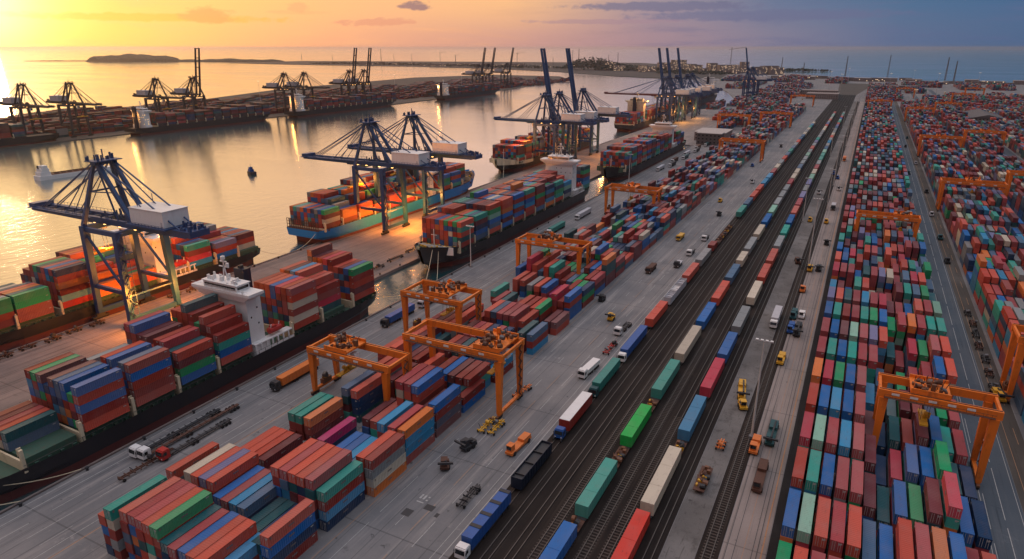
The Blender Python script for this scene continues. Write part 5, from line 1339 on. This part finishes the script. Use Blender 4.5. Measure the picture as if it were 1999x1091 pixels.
# ------------------------------------------------------------------ far land, buildings, woods
flat('opposite_terminal_ground', [(-828, 200), (-799, 420), (-797, 760), (-779, 1000), (-790, 1300), (-812, 1600), (-860, 1950), (-930, 2200), (-1010, 2330), (-1300, 2350), (-1420, 2000), (-1330, 1300), (-1180, 900), (-1150, 500), (-1180, 200)], 0, M['shoulder'], 1)
flat('far_headland', [(-3850, 3300), (-3200, 3180), (-2192, 3147), (-1750, 3050), (-1541, 2960), (-1183, 2740), (-820, 2420), (-640, 2340), (-450, 2390), (-500, 2800), (-900, 3900), (-1400, 4600), (-2600, 4400), (-3900, 4050)], .5, M['shoreland'], 1)
def hillmesh(name, cx, cy, rx, ry, h, seed, mat, n=26, rot=0, rag=.35):
    rr = random.Random(seed); b = MB(); vs_ = []; nx, ny = n * 2, n
    ph = [rr.uniform(0, 6.28) for _ in range(6)]
    for j in range(ny + 1):
        for i in range(nx + 1):
            u, v = i / nx * 2 - 1, j / ny * 2 - 1; q = max(0, 1 - (abs(u) ** 2.6 + abs(v) ** 2.2))
            z = h * (q ** .45) * (1 + rag * (math.sin(u * 7 + ph[0]) * .4 + math.sin(u * 17 + ph[1]) * .25 + math.sin(v * 11 + ph[2] + u * 5) * .2)) if q > 0 else -2
            x, y = u * rx, v * ry; vs_.append((cx + x * math.cos(rot) - y * math.sin(rot), cy + x * math.sin(rot) + y * math.cos(rot), z + (rr.uniform(-.06, .08) * h if q > 0 else 0)))
    fs_ = [(j * (nx + 1) + i, j * (nx + 1) + i + 1, (j + 1) * (nx + 1) + i + 1, (j + 1) * (nx + 1) + i) for j in range(ny) for i in range(nx)]
    b.add(vs_, fs_); o = b.build(name, mat); return o
ISY = 4600
def gp(px, py):
    v = fw + rt * ((px - 1000) / F_) - up * ((py - 545.5) / F_); q = -(H) / v.z; return v.x * q, v.y * q
xa, ya = gp(262, 120)
rotI = math.atan2(rt.y, rt.x)
tag(hillmesh('island_hill', xa, ya, 340, 90, 46, 3, M['bush'], 30, rotI, .25), kind='structure')
xa, ya = gp(445, 120); tag(hillmesh('low_island_hill', xa, ya, 420, 60, 16, 4, M['bush'], 30, rotI, .5), kind='structure')
xa, ya = gp(130, 119); tag(hillmesh('sand_spit', xa, ya, 330, 30, 4, 5, M['bush'], 20, rotI, .5), kind='structure')
# woods: clumps of small leafy faces
def woods(name, label, spots, seed):
    rr = random.Random(seed); b = MB()
    for (cx, cy, rx, ry, h, n) in spots:
        for k in range(n):
            a_ = rr.uniform(0, 6.28); q = math.sqrt(rr.random()); x = cx + rx * q * math.cos(a_); y = cy + ry * q * math.sin(a_)
            hh = h * (1 - q * q * .75) * rr.uniform(.75, 1.15); s_ = rr.uniform(4, 9)
            for e in range(3):
                zz = hh * rr.uniform(.5, 1); o_ = [Vector((rr.uniform(-1, 1), rr.uniform(-1, 1), rr.uniform(-.6, 1))).normalized() * s_ for _ in range(4)]
                b.add([(x + v.x, y + v.y, max(0, zz + v.z)) for v in o_], [(0, 1, 2), (0, 2, 3), (0, 3, 1), (1, 3, 2)])
    o = b.build(name, M['bush']); tag(o, label, 'woods', kind='stuff')
wx, wy = gp(1140, 138); woods('woodland', 'dark wooded rise on the headland behind the raised cranes', [(wx, wy + 120, 150, 90, 52, 420), (wx + 150, wy + 100, 140, 60, 26, 240)], 3)
spots = []
for px, py, rx, h in ((650, 126, 300, 9), (780, 128, 300, 10), (900, 131, 280, 10), (1010, 134, 260, 12), (1250, 140, 180, 14), (1340, 146, 160, 12), (1440, 140, 200, 10), (1540, 140, 160, 8)):
    x, y = gp(px, py); spots.append((x, y + 120, rx, 60, h, 130))
woods('shore_scrub', 'low dark scrub and trees along the far shores', spots, 5)
def building(x, y, sx_, sy_, h, lab, wall=None, roof=None, pitched=False, rz=0, lit=0, grp='port buildings'):
    r = empty('warehouse' if pitched else 'port_building', (x, y, 0), rz, lab, 'building', grp)
    MB().box(-sx_ / 2, sx_ / 2, -sy_ / 2, sy_ / 2, 0, h).build('wall', wall or M['wallb'], r)
    b = MB()
    if pitched: b.add([(-sx_ / 2 - 1, -sy_ / 2 - 1, h), (sx_ / 2 + 1, -sy_ / 2 - 1, h), (sx_ / 2 + 1, sy_ / 2 + 1, h), (-sx_ / 2 - 1, sy_ / 2 + 1, h), (0, -sy_ / 2 - 1, h + sx_ * .12), (0, sy_ / 2 + 1, h + sx_ * .12)], [(0, 4, 5, 3), (4, 1, 2, 5), (0, 1, 4), (3, 5, 2), (0, 3, 2, 1)])
    else: b.box(-sx_ / 2 - .4, sx_ / 2 + .4, -sy_ / 2 - .4, sy_ / 2 + .4, h + .01, h + .7)
    b.build('roof', roof or M['roofd'], r)
    rr = random.Random(int(x * 3 + y)); b = MB(); bl_ = MB(); z = 2.2
    while z < h - 1.4:
        k = -sx_ / 2 + 1.5
        while k < sx_ / 2 - 2.5:
            (bl_ if rr.random() < lit else b).box(k, k + 1.8, -sy_ / 2 - .06, -sy_ / 2 - .005, z, z + 1.3); k += 4.2
        z += 3.6
    b.build('window', M['glass'], r); bl_.build('lit_window', M['lampc'], r)
    return r
building(-152, 800, 34, 44, 9, 'long pale flat roofed shed beyond the stern of the third quay ship', M['wallb'], M['roofw'])
building(-146, 752, 26, 16, 12, 'small dark block beside the pale shed on the apron', M['roofd'], M['roofw'])
building(150, 1180, 40, 110, 8, 'long dark roofed warehouse among the crowded yards', M['wallb'], M['roofd'], True)
building(300, 1060, 42, 120, 8, 'dark roofed warehouse nearest the frame edge', M['wallb'], M['roofd'], True)
building(-84, 1560, 60, 50, 10, 'grey flat building beside the far end of the tracks', M['wallb'], M['wallb'])
building(-116, 1690, 110, 40, 9, 'long low building in front of the distant sea', M['wallb'], M['wallb'])
building(60, 1980, 90, 40, 9, 'low roofed shed at the right sea shore', M['wallb'], M['roofd'])
rr = random.Random(21)
for k in range(26):
    px = 1185 + k * 13 + rr.uniform(-4, 4); x, y = gp(px, 137 + (k / 26) * 8 + rr.uniform(-3, 3)); h = rr.uniform(12, 34) * (1.4 if k % 5 == 0 else 1)
    building(x, y + 60, rr.uniform(30, 70), rr.uniform(20, 40), h, '%s harbour building along the lit far shore, counted from the woods' % ordn(k + 1), M['wallb'], M['roofd'], False, yaw, .22, 'buildings on the far shore')
for k in range(18):
    px = 690 + k * 19 + rr.uniform(-6, 6); x, y = gp(px, 127 + k * .25 + rr.uniform(-3, 1.5)); building(x, y + 60, rr.uniform(40, 110), 30, rr.uniform(6, 14), '%s low shed on the dim headland, counted from the channel mouth' % ordn(k + 1), M['wallb'], M['roofw'] if k % 3 == 0 else M['roofd'], False, yaw, .14, 'sheds on the headland')
for k in range(20):
    px = 1500 + k * 26 + rr.uniform(-8, 8); v = 150 + (px - 1500) * .03 + rr.uniform(-1, 5); x, y = gp(px, v); building(x, y + 10, rr.uniform(25, 60), 20, rr.uniform(5, 11), '%s low shed along the sea shore behind the yards' % ordn(k + 1), M['wallb'], M['roofw'] if k % 2 else M['roofd'], False, 0, .1, 'sheds by the sea shore')
# shore towers, chimneys and small jib cranes on the horizon
def tower(px, py, h, lab, kind):
    x, y = gp(px, py); r = empty('lattice_tower' if kind else 'chimney', (x, y, 0), rr.uniform(0, 1), lab, 'tower', 'towers on the skyline'); b = MB()
    if kind == 0: b.cyl((0, 0, 0), (0, 0, h), h * .022, 8, 0, h * .014); b.build('stack', M['roofd'], r)
    else:
        for i, j in ((-1, -1), (1, -1), (1, 1), (-1, 1)): b.beam((i * h * .022, j * h * .022, 0), (i * .5, j * .5, h), .8)
        for q in range(5): s_ = h * .022 * (1 - q / 5.5); b.box(-s_, s_, -s_, s_, h * q / 5 + 1, h * q / 5 + 2.2)
        b.build('mast', M['roofd'], r)
        if kind == 2: MB().beam((-h * .12, 0, h * .9), (h * .6, 0, h * 1.0), 1.2).build('jib', M['roofd'], r)
for k, (px, py, h, kd) in enumerate([(590, 118, 46, 1), (650, 121, 50, 1), (745, 122, 90, 0), (770, 123, 60, 1), (805, 123, 56, 0), (860, 122, 70, 2), (890, 124, 55, 2), (1010, 128, 72, 2), (1080, 128, 46, 1), (1118, 126, 84, 1), (1130, 126, 92, 1), (1188, 131, 62, 1), (1206, 131, 74, 1), (1425, 138, 100, 2), (1525, 141, 60, 1), (1568, 144, 42, 1), (1650, 149, 70, 1), (1732, 154, 76, 1), (1845, 156, 70, 1), (1862, 158, 60, 1)]):
    tower(px, py, h, '%s thin tower or jib on the skyline, counted from the island side' % ordn(k + 1), kd)
# white cloud of shelters, the basin light
for x, y, z, e, col in ((-226, 143, 11, 41800, (1, .30, .03)), (-224, 160, 10, 38000, (1, .30, .03)), (-238, 166, 13, 12000, (1, .30, .04)), (-262, 152, 25, 9000, (1, .32, .04)), (-262, 176, 26, 9000, (1, .40, .10)),
                        (-232, 292, 10, 41800, (1, .30, .03)), (-224, 305, 10, 41800, (1, .30, .03)), (-232, 322, 9, 30400, (1, .33, .04)), (-256, 306, 26, 11000, (1, .32, .04)), (-236, 348, 10, 12000, (1, .36, .06)),
                        (-222, 560, 14, 26000, (1, .36, .06)), (-258, 520, 28, 26000, (1, .36, .07)), (-222, 620, 14, 26000, (1, .36, .06)), (-226, 780, 14, 24000, (1, .42, .12)), (-250, 876, 36, 26000, (1, .45, .15)), (-226, 960, 14, 40000, (1, .40, .08)), (-222, 1030, 14, 30000, (1, .40, .08)), (-174, 199, 10, 5000, (1, .35, .05)),
                        (-790, 520, 22, 7000, (1, .40, .08)), (-780, 774, 22, 9000, (1, .40, .08)), (-780, 1180, 24, 14000, (1, .40, .08)), (-838, 470, 9, 9000, (1, .40, .08))):
    L_ = bpy.data.lights.new('floodlight', 'POINT'); L_.energy = e * .95; L_.color = col; L_.shadow_soft_size = 1.2
    o = bpy.data.objects.new('floodlight', L_); COL.objects.link(o); o.location = (x, y, z)

# mooring ropes, bollards and fenders
def rope(p, q, sag, lab):
    r = MB(); n = 8; p = Vector(p); q = Vector(q); pr = p
    for k in range(1, n + 1):
        u = k / n; x = p.lerp(q, u); x.z -= sag * 4 * u * (1 - u); r.beam(pr, x, .16); pr = x
    tag(r.build('mooring_rope', M['cream']), lab, 'rope', 'mooring ropes')
for k, (p, q, l) in enumerate([((-171.5, 42, 8), (QX + .9, 62, .8), 'near black ship at its bow'), ((-165, 56, 7), (QX + .9, 76, .8), 'near black ship behind its bow'), ((-164.5, 198, 6), (QX + .9, 212, .8), 'near black ship at its stern'), ((-165.5, 196, 6), (QX + .9, 219, .8), 'near black ship right at the stern corner'),
                               ((-171, 250, 12), (QX + .9, 226, .8), 'second black ship at its bow'), ((-170, 253, 11), (QX + .9, 236, .8), 'second black ship beside its anchor'), ((-264, 88, 7), (PX0 + .9, 104, .8), 'left black ship at its bow'), ((-258, 224, 5), (PX0 + .9, 236, .8), 'left black ship at its stern'),
                               ((-250, 257, 7), (PX0 + .9, 243, .8), 'light blue ship at its stern'), ((-262, 492, 10), (PX0 + .9, 470, .8), 'cream bowed ship at its bow')]): rope(p, q, 1.2, 'pale mooring rope of the ' + l)
bo = empty('bollard', (QX + 1.6, 46, 0), 0, 'first iron bollard along the near quay', 'bollard', 'bollards on the quays')
b = MB(); b.cyl((0, 0, 0), (0, 0, .75), .32, 10); b.cyl((0, 0, .75), (0, 0, .98), .5, 10); b.build('post', M['dark'], bo)
fe = empty('fender', (QX - .35, 50, 0), 0, 'first black rubber fender on the near quay wall', 'fender', 'fenders on the quay walls')
b = MB(); b.cyl((0, -.9, -.3), (0, .9, -.3), .34, 10); b.build('rubber', M['tyre'], fe)
for k in range(1, 22):
    copy_tree(bo, (QX + 1.6, 46 + k * 15.5, 0), 0, '%s iron bollard along the near quay' % ordn(k + 1)); copy_tree(fe, (QX - .35, 50 + k * 15.5, 0), 0, '%s black rubber fender on the near quay wall' % ordn(k + 1))
    if k < 18: copy_tree(bo, (PX1 - 1.5, 170 + k * 15.5, 0), 0, '%s iron bollard along the basin side of the pier' % ordn(k)); copy_tree(bo, (PX0 + 1.5, 90 + k * 15.5, 0), 0, '%s iron bollard along the seaward side of the pier' % ordn(k))

for k, (x, y) in enumerate([(-24.0, 430), (-12.9, 470), (-13.2, 660), (-24.2, 720), (-12.9, 920), (-24.0, 1000), (-12.9, 1250)]): copy_tree(m2, (x, y, 0), 0, '%s slim mast of the row between the gravel and the trackside block' % ordn(k + 1), scale=(.8, .8, .8))
